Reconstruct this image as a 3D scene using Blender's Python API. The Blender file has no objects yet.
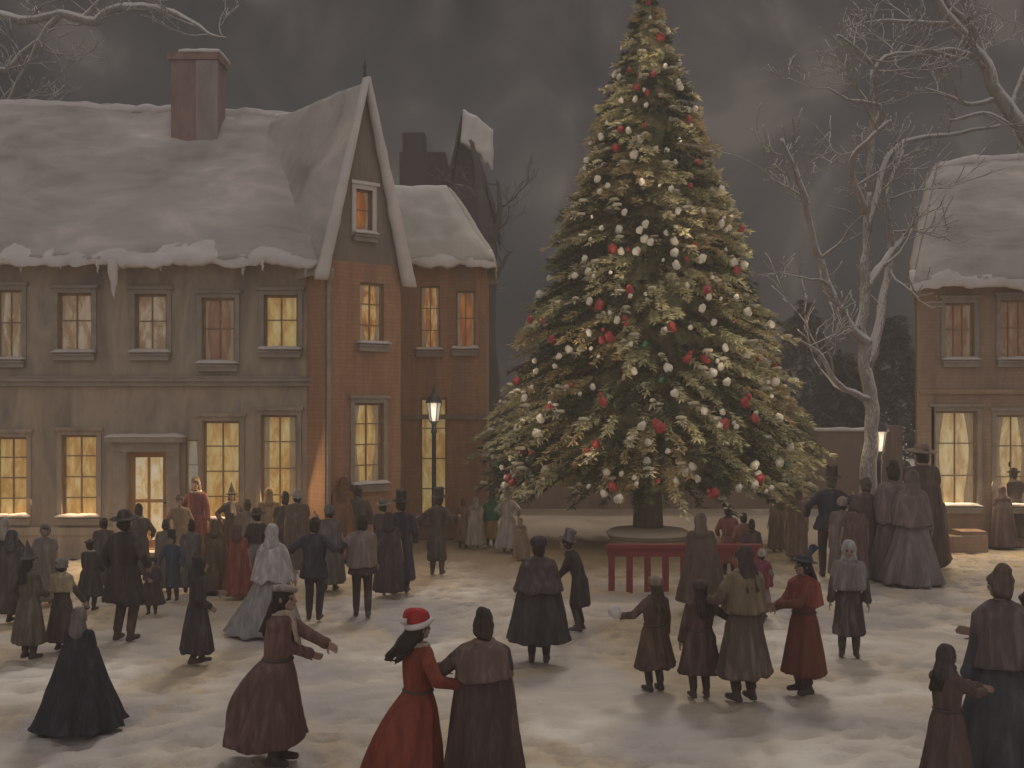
import bpy, math, random
from mathutils import Vector, Matrix, noise
R = math.radians
random.seed(7)
S = bpy.context.scene
COL = S.collection
F, CH, HY = 1100.0, 3.33, 406.0      # focal in pixels, eye height, horizon row

def at(px, py, Y):                    # pixel + depth -> point
    return Vector(((px-512)/F*Y, Y, CH+(HY-py)/F*Y))
def foot(px, yf):
    Y = F*CH/(yf-HY)
    return Vector(((px-512)/F*Y, Y, 0))

# ---------------------------------------------------------------- materials
MATS = {}
def _n(nt, t, **k):
    n = nt.nodes.new(t)
    for a, v in k.items(): setattr(n, a, v)
    return n
def mat(name, cols, scale=(6,6,1.2), rough=.85, bump=.25, detail=6, nscale=1.0, snow=0, emit=None, spec=.2, wave=False):
    """streaky procedural surface: cols = list of colours mixed by stretched noise"""
    if name in MATS: return MATS[name]
    m = bpy.data.materials.new(name); m.use_nodes = True
    nt = m.node_tree; L = nt.links
    b = nt.nodes['Principled BSDF']
    tc = _n(nt, 'ShaderNodeTexCoord'); mp = _n(nt, 'ShaderNodeMapping'); mp.inputs['Scale'].default_value = scale
    oi = _n(nt, 'ShaderNodeObjectInfo')
    add = _n(nt, 'ShaderNodeVectorMath', operation='ADD')
    mul = _n(nt, 'ShaderNodeMath', operation='MULTIPLY'); mul.inputs[1].default_value = 37.0
    L.new(oi.outputs['Random'], mul.inputs[0])
    L.new(tc.outputs['Object'], add.inputs[0]); L.new(mul.outputs[0], add.inputs[1])
    L.new(add.outputs[0], mp.inputs[0])
    n1 = _n(nt, 'ShaderNodeTexNoise'); n1.inputs['Scale'].default_value = nscale; n1.inputs['Detail'].default_value = detail
    n1.inputs['Roughness'].default_value = .62; n1.inputs['Distortion'].default_value = .5
    L.new(mp.outputs[0], n1.inputs['Vector'])
    cr = _n(nt, 'ShaderNodeValToRGB'); e = cr.color_ramp.elements
    k = len(cols)
    if k == 1: cols = [tuple(c*.8 for c in cols[0]), tuple(min(1, c*1.25) for c in cols[0])]; k = 2
    e[0].position = .3; e[1].position = .7
    for i in range(k-2): e.new(.3+.4*(i+1)/(k-1))
    for i, c in enumerate(cols): cr.color_ramp.elements[i].color = (*c, 1)
    L.new(n1.outputs['Fac'], cr.inputs[0])
    out = cr.outputs[0]
    n2 = _n(nt, 'ShaderNodeTexNoise'); n2.inputs['Scale'].default_value = nscale*7; n2.inputs['Detail'].default_value = 4
    L.new(mp.outputs[0], n2.inputs['Vector'])
    bp = _n(nt, 'ShaderNodeBump'); bp.inputs['Strength'].default_value = bump; bp.inputs['Distance'].default_value = .03
    sm = _n(nt, 'ShaderNodeMath', operation='ADD')
    L.new(n1.outputs['Fac'], sm.inputs[0]); L.new(n2.outputs['Fac'], sm.inputs[1])
    L.new(sm.outputs[0], bp.inputs['Height']); L.new(bp.outputs[0], b.inputs['Normal'])
    if snow:                                     # snow settled where the surface faces up
        g = _n(nt, 'ShaderNodeNewGeometry'); sx = _n(nt, 'ShaderNodeSeparateXYZ'); L.new(g.outputs['Normal'], sx.inputs[0])
        mr = _n(nt, 'ShaderNodeMapRange'); mr.inputs[1].default_value = .75-snow; mr.inputs[2].default_value = 1.0-snow
        ad = _n(nt, 'ShaderNodeMath', operation='ADD'); sb = _n(nt, 'ShaderNodeMath', operation='SUBTRACT'); sb.inputs[1].default_value = .5
        L.new(n2.outputs['Fac'], sb.inputs[0]); L.new(sx.outputs['Z'], ad.inputs[0]); L.new(sb.outputs[0], ad.inputs[1]); L.new(ad.outputs[0], mr.inputs[0])
        mx = _n(nt, 'ShaderNodeMix', data_type='RGBA'); L.new(mr.outputs[0], mx.inputs[0]); L.new(out, mx.inputs[6]); mx.inputs[7].default_value = (.62,.6,.59,1)
        out = mx.outputs[2]
    L.new(out, b.inputs['Base Color'])
    b.inputs['Roughness'].default_value = rough
    b.inputs['Specular IOR Level'].default_value = spec
    if emit:
        L.new(out, b.inputs['Emission Color']); b.inputs['Emission Strength'].default_value = emit
    MATS[name] = m
    return m
_cc = {}
def cloth(c, c2=None, k=None):
    """wool with long vertical streaks"""
    key = (c, c2)
    if key not in _cc:
        hi = c2 or tuple(min(1, x*1.55+.015) for x in c)
        lo = tuple(x*.72 for x in c)
        _cc[key] = mat('cloth_%d' % len(_cc), [lo, c, hi], scale=(9,9,1.1), rough=.92, bump=.5, nscale=1.3, spec=.1)
    return _cc[key]

# ---------------------------------------------------------------- geometry collector
class G:
    def __init__(s): s.v = []; s.f = []; s.mi = []
    def add(s, vs, fs, mi=0):
        o = len(s.v); s.v += [tuple(v) for v in vs]; s.f += [tuple(i+o for i in f) for f in fs]; s.mi += [mi]*len(fs); return s
    def box(s, a, b, mi=0):
        x0,y0,z0 = a; x1,y1,z1 = b
        vs = [(x0,y0,z0),(x1,y0,z0),(x1,y1,z0),(x0,y1,z0),(x0,y0,z1),(x1,y0,z1),(x1,y1,z1),(x0,y1,z1)]
        return s.add(vs, [(0,3,2,1),(4,5,6,7),(0,1,5,4),(1,2,6,5),(2,3,7,6),(3,0,4,7)], mi)
    def cap(s, p0, p1, r0, r1, seg=12, mi=0, flat=1.0, up=None):   # tapered capsule
        p0 = Vector(p0); p1 = Vector(p1); d = p1-p0
        if d.length < 1e-6: d = Vector((0,0,1e-4))
        z = d.normalized(); x = (up and Vector(up) or (Vector((1,0,0)) if abs(z.x) < .8 else Vector((0,1,0))))
        y = z.cross(x).normalized(); x = y.cross(z).normalized()
        rings = []
        for t in (-80,-50,-22,0): rings.append((p0+z*r0*math.sin(R(t)), r0*math.cos(R(t))))
        for t in (0,22,50,80): rings.append((p1+z*r1*math.sin(R(t)), r1*math.cos(R(t))))
        return s.rings([(c, [(x*math.cos(a)+y*math.sin(a)*flat)*r for a in [2*math.pi*i/seg for i in range(seg)]]) for c, r in rings], mi)
    def rings(s, rs, mi=0, caps=True):
        n = len(rs[0][1]); vs = []; fs = []
        for c, off in rs: vs += [Vector(c)+Vector(o) for o in off]
        for j in range(len(rs)-1):
            for i in range(n):
                a = j*n+i; b = j*n+(i+1)%n
                fs.append((a, b, b+n, a+n))
        if caps:
            fs.append(tuple(range(n))[::-1]); fs.append(tuple((len(rs)-1)*n+i for i in range(n)))
        return s.add(vs, fs, mi)
    def ell(s, c, r, seg=16, mi=0, rot=None, nz=0):
        c = Vector(c); vs = []; fs = []; m = max(6, seg//2)
        for j in range(1, m):
            t = math.pi*j/m
            for i in range(seg):
                a = 2*math.pi*i/seg
                p = Vector((r[0]*math.sin(t)*math.cos(a), r[1]*math.sin(t)*math.sin(a), r[2]*math.cos(t)))
                if nz: p *= 1+nz*noise.noise(p*9/max(r)*.15+c*7)
                if rot: p = rot @ p
                vs.append(c+p)
        tp = Vector((0,0,r[2])); bt = Vector((0,0,-r[2]))
        if rot: tp = rot @ tp; bt = rot @ bt
        vs += [c+tp, c+bt]; T = len(vs)-2; B = T+1
        for j in range(m-2):
            for i in range(seg):
                a = j*seg+i; b = j*seg+(i+1)%seg
                fs.append((a, a+seg, b+seg, b))
        for i in range(seg):
            fs.append((T, i, (i+1)%seg)); q = (m-2)*seg; fs.append((B, q+(i+1)%seg, q+i))
        return s.add(vs, fs, mi)
    def lathe(s, prof, c=(0,0,0), seg=24, mi=0, rot=None, sx=1, sy=1):
        c = Vector(c); rs = []
        for r, z in prof:
            off = [Vector((r*sx*math.cos(a), r*sy*math.sin(a), z)) for a in [2*math.pi*i/seg for i in range(seg)]]
            if rot: off = [rot @ o for o in off]
            rs.append((c, off))
        return s.rings(rs, mi)
    def slab(s, c00, c10, c11, c01, th=.12, nu=24, nv=10, amp=.05, edge=.1, fr=1.3, mi=0):
        """thick sheet between four corners; lumpy top, ragged first edge"""
        c00, c10, c11, c01 = map(Vector, (c00, c10, c11, c01))
        nrm = (c10-c00).cross(c01-c00).normalized()
        if nrm.z < -.001: nrm = -nrm
        flip = ((c10-c00).cross(c01-c00)).dot(nrm) < 0
        dn = (c00-c01).normalized()
        top = []; bot = []
        for j in range(nv+1):
            for i in range(nu+1):
                u = i/nu; v = j/nv
                p = (c00*(1-u)+c10*u)*(1-v)+(c01*(1-u)+c11*u)*v
                if j == 0: p = p+dn*edge*(noise.noise(p*fr*1.7)+.4*noise.noise(p*6))
                k = noise.noise(p*fr)+.5*noise.noise(p*fr*2.7)+.25*noise.noise(p*9)
                rim = min(1, .35+4*min(v, 1-v, u*2, (1-u)*2))
                top.append(p+nrm*(th*rim+amp*k)); bot.append(p)
        N = (nu+1)*(nv+1); W = nu+1; fs = []
        for j in range(nv):
            for i in range(nu):
                a = j*W+i; q = (a, a+1, a+1+W, a+W)
                fs.append(q); fs.append(tuple(x+N for x in q[::-1]))
        for i in range(nu):
            fs.append((i, i+N, i+1+N, i+1)); a = nv*W+i; fs.append((a, a+1, a+1+N, a+N))
        for j in range(nv):
            a = j*W; fs.append((a, a+W, a+W+N, a+N)); a = j*W+nu; fs.append((a, a+N, a+W+N, a+W))
        if flip: fs = [f[::-1] for f in fs]
        return s.add(top+bot, fs, mi)

PENDING = []
def obj(name, g, m, parent=None, smooth=True, voxel=0, sm=2, M=None):
    me = bpy.data.meshes.new(name)
    vs = [M @ Vector(v) for v in g.v] if M else g.v
    me.from_pydata(vs, [], g.f)
    for x in (m if isinstance(m, (list, tuple)) else [m]): me.materials.append(x)
    if isinstance(m, (list, tuple)): me.polygons.foreach_set('material_index', g.mi)
    if smooth: me.polygons.foreach_set('use_smooth', [True]*len(me.polygons))
    me.validate(); me.update()
    o = bpy.data.objects.new(name, me); COL.objects.link(o)
    if parent: o.parent = parent
    if voxel:
        md = o.modifiers.new('r', 'REMESH'); md.mode = 'VOXEL'; md.voxel_size = voxel; md.use_smooth_shade = True
        if sm:
            ms = o.modifiers.new('s', 'SMOOTH'); ms.factor = .5; ms.iterations = sm
        PENDING.append(o)
    return o
def flush():
    bpy.context.view_layer.update()
    dg = bpy.context.evaluated_depsgraph_get()
    out = [(o, bpy.data.meshes.new_from_object(o.evaluated_get(dg))) for o in PENDING]
    for o, me in out:
        old = o.data; n = old.name
        mats = list(old.materials)
        o.modifiers.clear(); o.data = me
        if not len(me.materials):
            for x in mats: me.materials.append(x)
        bpy.data.meshes.remove(old); me.name = n
    PENDING.clear()
def tag(o, label, cat, group=None):
    o['label'] = label; o['category'] = cat
    if group: o['group'] = group
    return o
def thing(name, label, cat, loc=(0,0,0), rz=0, group=None, scale=1):
    o = bpy.data.objects.new(name, None); COL.objects.link(o)
    o.location = loc; o.rotation_euler = (0,0,rz); o.scale = (scale,)*3; o.empty_display_size = .2
    return tag(o, label, cat, group)
def struct(o, kind='structure'): o['kind'] = kind; return o
def dup(root, loc, rz, label, scale=None):
    r = root.copy(); COL.objects.link(r); r.location = loc; r.rotation_euler = (0,0,rz)
    if scale: r.scale = (scale,)*3
    r['label'] = label
    for ch in list(root.children):
        c = ch.copy(); COL.objects.link(c); c.parent = r
        for g_ in ch.children:
            d = g_.copy(); COL.objects.link(d); d.parent = c
    return r

# ---------------------------------------------------------------- shared materials
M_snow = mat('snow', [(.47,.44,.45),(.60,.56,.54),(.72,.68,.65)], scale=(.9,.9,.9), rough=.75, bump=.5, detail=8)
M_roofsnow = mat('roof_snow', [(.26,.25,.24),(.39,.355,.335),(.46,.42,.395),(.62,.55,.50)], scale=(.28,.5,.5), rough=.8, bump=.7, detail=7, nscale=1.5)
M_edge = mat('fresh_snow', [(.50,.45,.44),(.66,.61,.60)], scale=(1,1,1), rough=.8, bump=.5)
M_wallL = mat('ochre_render', [(.19,.165,.16),(.31,.25,.20),(.40,.32,.25),(.27,.23,.22)], scale=(1.3,1.3,.35), rough=.95, bump=.5, nscale=1.2, detail=8)
M_trim = mat('pale_trim', [(.25,.21,.18),(.36,.31,.27)], scale=(3,3,3), rough=.9)
M_brick = mat('russet_brick', [(.24,.16,.13),(.42,.24,.15),(.34,.185,.12),(.29,.22,.19)], scale=(2.2,2.2,.3), rough=.95, bump=.6, nscale=1.1, detail=8)
M_brickhi = mat('umber_gable', [(.19,.155,.13),(.27,.22,.18)], scale=(3,3,.6), rough=.95, bump=.5)
def bricks(m):
    nt = m.node_tree; L = nt.links; b = nt.nodes['Principled BSDF']
    tc = _n(nt, 'ShaderNodeTexCoord'); sp = _n(nt, 'ShaderNodeSeparateXYZ'); L.new(tc.outputs['Object'], sp.inputs[0])
    ad = _n(nt, 'ShaderNodeMath', operation='MULTIPLY_ADD'); ad.inputs[1].default_value = .83; L.new(sp.outputs['Y'], ad.inputs[0]); L.new(sp.outputs['X'], ad.inputs[2])
    cb = _n(nt, 'ShaderNodeCombineXYZ'); L.new(ad.outputs[0], cb.inputs[0]); L.new(sp.outputs['Z'], cb.inputs[1])
    br = _n(nt, 'ShaderNodeTexBrick'); br.inputs['Scale'].default_value = 1; br.inputs['Brick Width'].default_value = .26; br.inputs['Row Height'].default_value = .085; br.inputs['Mortar Size'].default_value = .009
    br.inputs['Color1'].default_value = (1,1,1,1); br.inputs['Color2'].default_value = (.78,.76,.74,1); br.inputs['Mortar'].default_value = (.62,.62,.64,1)
    L.new(cb.outputs[0], br.inputs['Vector'])
    src = b.inputs['Base Color'].links[0].from_socket
    mx = _n(nt, 'ShaderNodeMix', data_type='RGBA', blend_type='MULTIPLY'); mx.inputs[0].default_value = .45; L.new(src, mx.inputs[6]); L.new(br.outputs['Color'], mx.inputs[7]); L.new(mx.outputs[2], b.inputs['Base Color'])
bricks(M_brick)
M_frame = mat('window_wood', [(.22,.14,.085),(.36,.24,.14)], scale=(6,6,6), rough=.8)
M_dark = mat('dark_wall', [(.05,.037,.037),(.085,.062,.06)], scale=(1,1,.3), rough=.95)
M_chim = mat('chimney_brick', [(.19,.13,.12),(.34,.22,.20)], scale=(3,3,1), rough=.95, bump=.6, snow=.3)
M_wallR = mat('right_house_wall', [(.25,.17,.145),(.36,.245,.18),(.38,.29,.20)], scale=(1.6,1.6,.4), rough=.95, bump=.5, nscale=1.2, detail=8)
bricks(M_wallR)
M_iron = mat('black_iron', [(.03,.03,.035),(.07,.065,.07)], scale=(9,9,3), rough=.5, bump=.1, spec=.4, snow=.02)
M_lampg = mat('lamp_glass', [(.75,.72,.66),(.9,.86,.78)], scale=(6,6,2), rough=.3, emit=.18)
M_bark = mat('snowy_bark', [(.16,.14,.135),(.34,.30,.28)], scale=(8,8,1.5), rough=.95, bump=.6, snow=.75)
M_bark2 = mat('dark_bark', [(.09,.075,.075),(.13,.11,.11)], scale=(6,6,1), rough=.95, bump=.6, snow=.05)
M_red = mat('red_paint', [(.19,.04,.045),(.27,.06,.065)], scale=(2,8,8), rough=.7, bump=.3)
M_skin = mat('skin', [(.27,.175,.14),(.36,.24,.19)], scale=(9,9,9), rough=.6, bump=.08, spec=.3)
M_eye = mat('eye', [(.02,.015,.015),(.04,.03,.03)], rough=.3)
M_lip = mat('lip', [(.22,.07,.06),(.26,.09,.08)], rough=.5)
M_boot = mat('boot_leather', [(.06,.045,.045),(.10,.08,.075)], scale=(8,8,8), rough=.6, bump=.2)
M_curt = mat('lace_curtain', [(.34,.24,.15),(.52,.42,.30)], scale=(14,14,2), bump=.2, emit=.10)  # slight emission stands in for room light coming through the lace
def glass(name, cols, e, sc=(2.5,2.5,.8)):
    cols = [tuple(c*.8 for c in cols[0])]+list(cols)
    return mat(name, cols, scale=sc, rough=.25, bump=.05, nscale=1.9, emit=e, spec=.5, detail=3)
W_pale = glass('window_cream', [(.42,.27,.15),(.62,.50,.36),(.70,.58,.40)], 0.115)
W_yel = glass('window_yellow', [(.62,.36,.11),(.74,.56,.22),(.80,.68,.36)], 0.194)
W_org = glass('window_orange', [(.42,.13,.03),(.65,.25,.05)], 0.144)
W_amb = glass('window_amber', [(.50,.20,.05),(.75,.50,.18),(.72,.62,.42)], 0.180, (4,4,1.2))
W_dim = glass('window_dusty', [(.33,.17,.10),(.48,.34,.24)], 0.094)

# ---------------------------------------------------------------- ground
def ground():
    g = G(); xs = []; 
    def axis(a, b, n, p): return [a+(b-a)*(i/n)**p for i in range(n+1)]
    ys = [-60,-30,-15,-5,0,3,5,6]+[7+i*.085 for i in range(212)]+[25.1+i*.25 for i in range(64)]+[42,46,52,60,75,100,150,250,400,700]
    xr = [0]+[.10*i for i in range(1, 126)]+[12.8+.3*i for i in range(13)]+[17.5,19,22,27,35,50,80,140,250,450]
    xs = [-x for x in xr[:0:-1]]+xr
    vs = []; tread = {}
    for y in ys:
        for x in xs:
            near = max(0, 1-abs(y-18)/26)*max(0, 1-abs(x)/18)
            p = Vector((x, y, 0))
            z = near*(.045*noise.noise(p*.55)+.03*noise.noise(p*1.5)+.012*noise.noise(p*4))
            if 6.9 < y < 25.2 and abs(x) < 12.6:
                q = Vector((x*2.1+.6*noise.noise(p*.9), y*2.1, 0)); dd, pp = noise.voronoi(q); e = q-pp[0]
                h_ = noise.cell(Vector((math.floor(pp[0].x*3), math.floor(pp[0].y*3), 1)))*3.1
                ex = (e.x*math.cos(h_)+e.y*math.sin(h_))/.40; ey = (-e.x*math.sin(h_)+e.y*math.cos(h_))/.24; r2 = ex*ex+ey*ey
                act = max(0, min(1, .75+1.3*noise.noise(p*.35+Vector((4,4,4)))))
                tread[len(vs)] = act*math.exp(-r2**1.6)
                z += act*(-.075*math.exp(-r2**1.6)+.028*math.exp(-(math.sqrt(r2)-1.25)**2*6))
            vs.append((x, y, z-.02))
    W = len(xs); fs = [(j*W+i, j*W+i+1, (j+1)*W+i+1, (j+1)*W+i) for j in range(len(ys)-1) for i in range(W-1)]
    g.add(vs, fs)
    m = bpy.data.materials.new('trodden_snow'); m.use_nodes = True; nt = m.node_tree; L = nt.links; b = nt.nodes['Principled BSDF']
    tc = _n(nt, 'ShaderNodeTexCoord')
    def nz(sc, mpz, det=6, dist=1.2, off=0):
        mp = _n(nt, 'ShaderNodeMapping'); mp.inputs['Scale'].default_value = mpz; mp.inputs['Location'].default_value = (off, off*.7, 0)
        mp.inputs['Rotation'].default_value = (0, 0, .5)
        L.new(tc.outputs['Object'], mp.inputs[0])
        n = _n(nt, 'ShaderNodeTexNoise'); n.inputs['Scale'].default_value = sc; n.inputs['Detail'].default_value = det; n.inputs['Distortion'].default_value = dist
        L.new(mp.outputs[0], n.inputs['Vector']); return n.outputs['Fac']
    def ramp(fac, *st):
        r = _n(nt, 'ShaderNodeValToRGB'); e = r.color_ramp.elements
        e[0].position, e[0].color = st[0][0], (*st[0][1], 1); e[1].position, e[1].color = st[-1][0], (*st[-1][1], 1)
        for p, c in st[1:-1]: q = e.new(p); q.color = (*c, 1)
        L.new(fac, r.inputs[0]); return r.outputs[0]
    def mix(f, a, c):
        x = _n(nt, 'ShaderNodeMix', data_type='RGBA'); L.new(f, x.inputs[0]); L.new(a, x.inputs[6]); L.new(c, x.inputs[7]); return x.outputs[2]
    n1 = nz(.42, (1, .9, 1), 4, .8); n2 = nz(.5, (1, .6, 1), 4, .8, 9); n3 = nz(2.4, (1, .6, 1), 6, 1.0, 3)
    base = ramp(n1, (.31, (.36,.32,.32)), (.42, (.45,.40,.37)), (.53, (.57,.495,.425)), (.64, (.74,.67,.59)))
    tan = ramp(n3, (.3, (.38,.285,.18)), (.7, (.62,.49,.32)))
    f1 = ramp(n2, (.50, (0,0,0)), (.60, (.8,.8,.8)))
    c = mix(f1, base, tan)
    # trodden slush round the tree, with the warm glow put into its colour
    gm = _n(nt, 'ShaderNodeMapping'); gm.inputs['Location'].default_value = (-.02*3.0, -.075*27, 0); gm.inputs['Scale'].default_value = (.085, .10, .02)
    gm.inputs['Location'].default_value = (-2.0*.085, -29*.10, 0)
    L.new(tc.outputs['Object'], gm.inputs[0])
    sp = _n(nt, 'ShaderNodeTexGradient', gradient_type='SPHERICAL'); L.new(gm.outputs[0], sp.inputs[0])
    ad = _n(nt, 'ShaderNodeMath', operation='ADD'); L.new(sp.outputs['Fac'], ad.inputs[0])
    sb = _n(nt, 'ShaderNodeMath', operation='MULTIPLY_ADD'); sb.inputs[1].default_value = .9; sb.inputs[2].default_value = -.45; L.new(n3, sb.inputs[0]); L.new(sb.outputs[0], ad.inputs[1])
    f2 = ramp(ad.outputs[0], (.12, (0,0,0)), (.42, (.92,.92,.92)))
    warm_slush = ramp(n2, (.3, (.30,.225,.15)), (.7, (.42,.33,.23)))
    c = mix(f2, c, warm_slush)
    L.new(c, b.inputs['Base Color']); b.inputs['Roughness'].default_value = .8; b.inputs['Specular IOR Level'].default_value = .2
    n4 = nz(9, (1,1,1), 6, .5, 5)
    sm = _n(nt, 'ShaderNodeMath', operation='MULTIPLY_ADD'); L.new(n3, sm.inputs[0]); sm.inputs[1].default_value = 1.6; L.new(n4, sm.inputs[2])
    bp = _n(nt, 'ShaderNodeBump'); bp.inputs['Strength'].default_value = .5; bp.inputs['Distance'].default_value = .06
    L.new(sm.outputs[0], bp.inputs['Height']); L.new(bp.outputs[0], b.inputs['Normal'])
    at_ = _n(nt, 'ShaderNodeAttribute'); at_.attribute_name = 'tread'
    ml = _n(nt, 'ShaderNodeMath', operation='MULTIPLY'); ml.inputs[1].default_value = .6; L.new(at_.outputs['Fac'], ml.inputs[0])
    sl_ = _n(nt, 'ShaderNodeRGB'); sl_.outputs[0].default_value = (.34,.28,.23,1)
    src = b.inputs['Base Color'].links[0].from_socket; L.new(mix(ml.outputs[0], src, sl_.outputs[0]), b.inputs['Base Color'])
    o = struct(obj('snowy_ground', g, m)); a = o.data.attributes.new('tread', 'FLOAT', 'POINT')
    a.data.foreach_set('value', [tread.get(i, 0.0) for i in range(len(vs))])
ground()

# ---------------------------------------------------------------- walls with real openings
class Wall:
    """facade plane: origin A (x,y), direction u, outward normal toward the square"""
    def __init__(s, A, B):
        s.A = Vector((A[0], A[1], 0)); d = Vector((B[0]-A[0], B[1]-A[1], 0)); s.len = d.length; s.u = d.normalized()
        s.n = Vector((s.u.y, -s.u.x, 0))
        s.M = Matrix(((s.u.x, -s.n.x, 0, A[0]), (s.u.y, -s.n.y, 0, A[1]), (0,0,1,0), (0,0,0,1)))   # local (u, inward, z)
    def uv(s, px, py):
        d = Vector(((px-512)/F, 1, (HY-py)/F)); t = (s.A-Vector((0,0,0))).dot(s.n)/d.dot(s.n)
        p = d*t; return (p-s.A).dot(s.u), p.z+CH
    def rect(s, x0, y0, x1, y1):
        xm = (x0+x1)/2; ym = (y0+y1)/2
        return (s.uv(x0, ym)[0], s.uv(x1, ym)[0], s.uv(xm, y1)[1], s.uv(xm, y0)[1])
def holed(g, u0, u1, z0, z1, holes, depth=.22):
    us = sorted({u0, u1, *[h[0] for h in holes], *[h[1] for h in holes]}); us = [u for u in us if u0 <= u <= u1]
    zs = sorted({z0, z1, *[h[2] for h in holes], *[h[3] for h in holes]}); zs = [z for z in zs if z0 <= z <= z1]
    for a, b in zip(us, us[1:]):
        for c, d in zip(zs, zs[1:]):
            mx, mz = (a+b)/2, (c+d)/2
            if any(h[0] < mx < h[1] and h[2] < mz < h[3] for h in holes): continue
            g.add([(a,0,c),(b,0,c),(b,0,d),(a,0,d)], [(0,1,2,3)])
    for a, b, c, d in holes:
        D = depth
        g.add([(a,0,c),(b,0,c),(b,0,d),(a,0,d),(a,D,c),(b,D,c),(b,D,d),(a,D,d)], [(0,4,5,1),(1,5,6,2),(2,6,7,3),(3,7,4,0)])
def window(W, h, parent, gm, nx=2, nz=2, sill=True, depth=.12, surround=None):
    a, b, c, d = h; M = W.M; t = min(.05, (b-a)*.08)
    g = G()
    e = .002
    g.box((a+e, depth-.04, c+e), (a+t, depth+.04, d-e)); g.box((b-t, depth-.04, c+e), (b-e, depth+.04, d-e))
    g.box((a+t, depth-.04, c+e), (b-t, depth+.04, c+t)); g.box((a+t, depth-.04, d-t), (b-t, depth+.04, d-e))
    for i in range(1, nx):
        x = a+(b-a)*i/nx+random.uniform(-.01,.01); w = t*(.45 if nx > 2 or i != 1 else .6); g.box((x-w/2, depth-.03, c+t), (x+w/2, depth+.03, d-t))
    for j in range(1, nz):
        z = c+(d-c)*j/nz+(.08 if nz == 2 else 0); g.box((a+t, depth-.025, z-t*.25), (b-t, depth+.025, z+t*.25))
    fr = obj('window', g, M_frame, parent, smooth=False, M=M)
    p = G(); p.box((a+t*.4, depth, c+t*.4), (b-t*.4, depth+.012, d-t*.4)); obj('pane', p, gm, fr, smooth=False, M=M)
    cu = G(); k = random.choice([0,1,1,2])
    for e_, sg in ((a+t, 1), (b-t, -1)):
        if k == 0: continue
        wd = (b-a)*random.uniform(.14,.26); N = 10; pts = []
        for j in range(9):
            v = j/8; z = d-t-(d-c-2*t)*v; w_ = wd*(1-.55*math.sin(math.pi*min(1, v*1.15))) if k == 1 else wd
            pts.append([(e_+sg*w_*i/N, depth-.008-.006*math.sin(i*2.1), z) for i in range(N+1)])
        cu.add([q for r in pts for q in r], [(j*(N+1)+i, j*(N+1)+i+1, (j+1)*(N+1)+i+1, (j+1)*(N+1)+i) for j in range(8) for i in range(N)])
    if k: obj('curtain', cu, M_curt, fr, M=M)
    if sill:
        s_ = G(); s_.slab((a-.1,-.16,c-.02),(b+.1,-.16,c-.02),(b+.1,.02,c-.01),(a-.1,.02,c-.01), th=.07, nu=10, nv=3, amp=.02, edge=.03)
        s_.box((a-.08,-.12,c-.12),(b+.08,.02,c-.022)); obj('sill', s_, M_trim, fr, smooth=False, M=M)
        k = G(); k.slab((a-.1,-.17,c+.05),(b+.1,-.17,c+.05),(b+.1,.06,c+.05),(a-.1,.06,c+.05), th=.07, nu=14, nv=4, amp=.03, edge=.05, fr=3); obj('snow', k, M_edge, fr, M=M)
    if surround:
        q = G(); o = .10
        q.box((a-o,-.04,c),(a-.003,.05,d+o)); q.box((b+.003,-.04,c),(b+o,.05,d+o)); q.box((a-.003,-.045,d+.003),(b+.003,.05,d+o)); q.box((a-o-.05,-.10,d+o),(b+o+.05,.03,d+o+.07))
        obj('lintel', q, surround, fr, smooth=False, M=M)
    return fr

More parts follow.
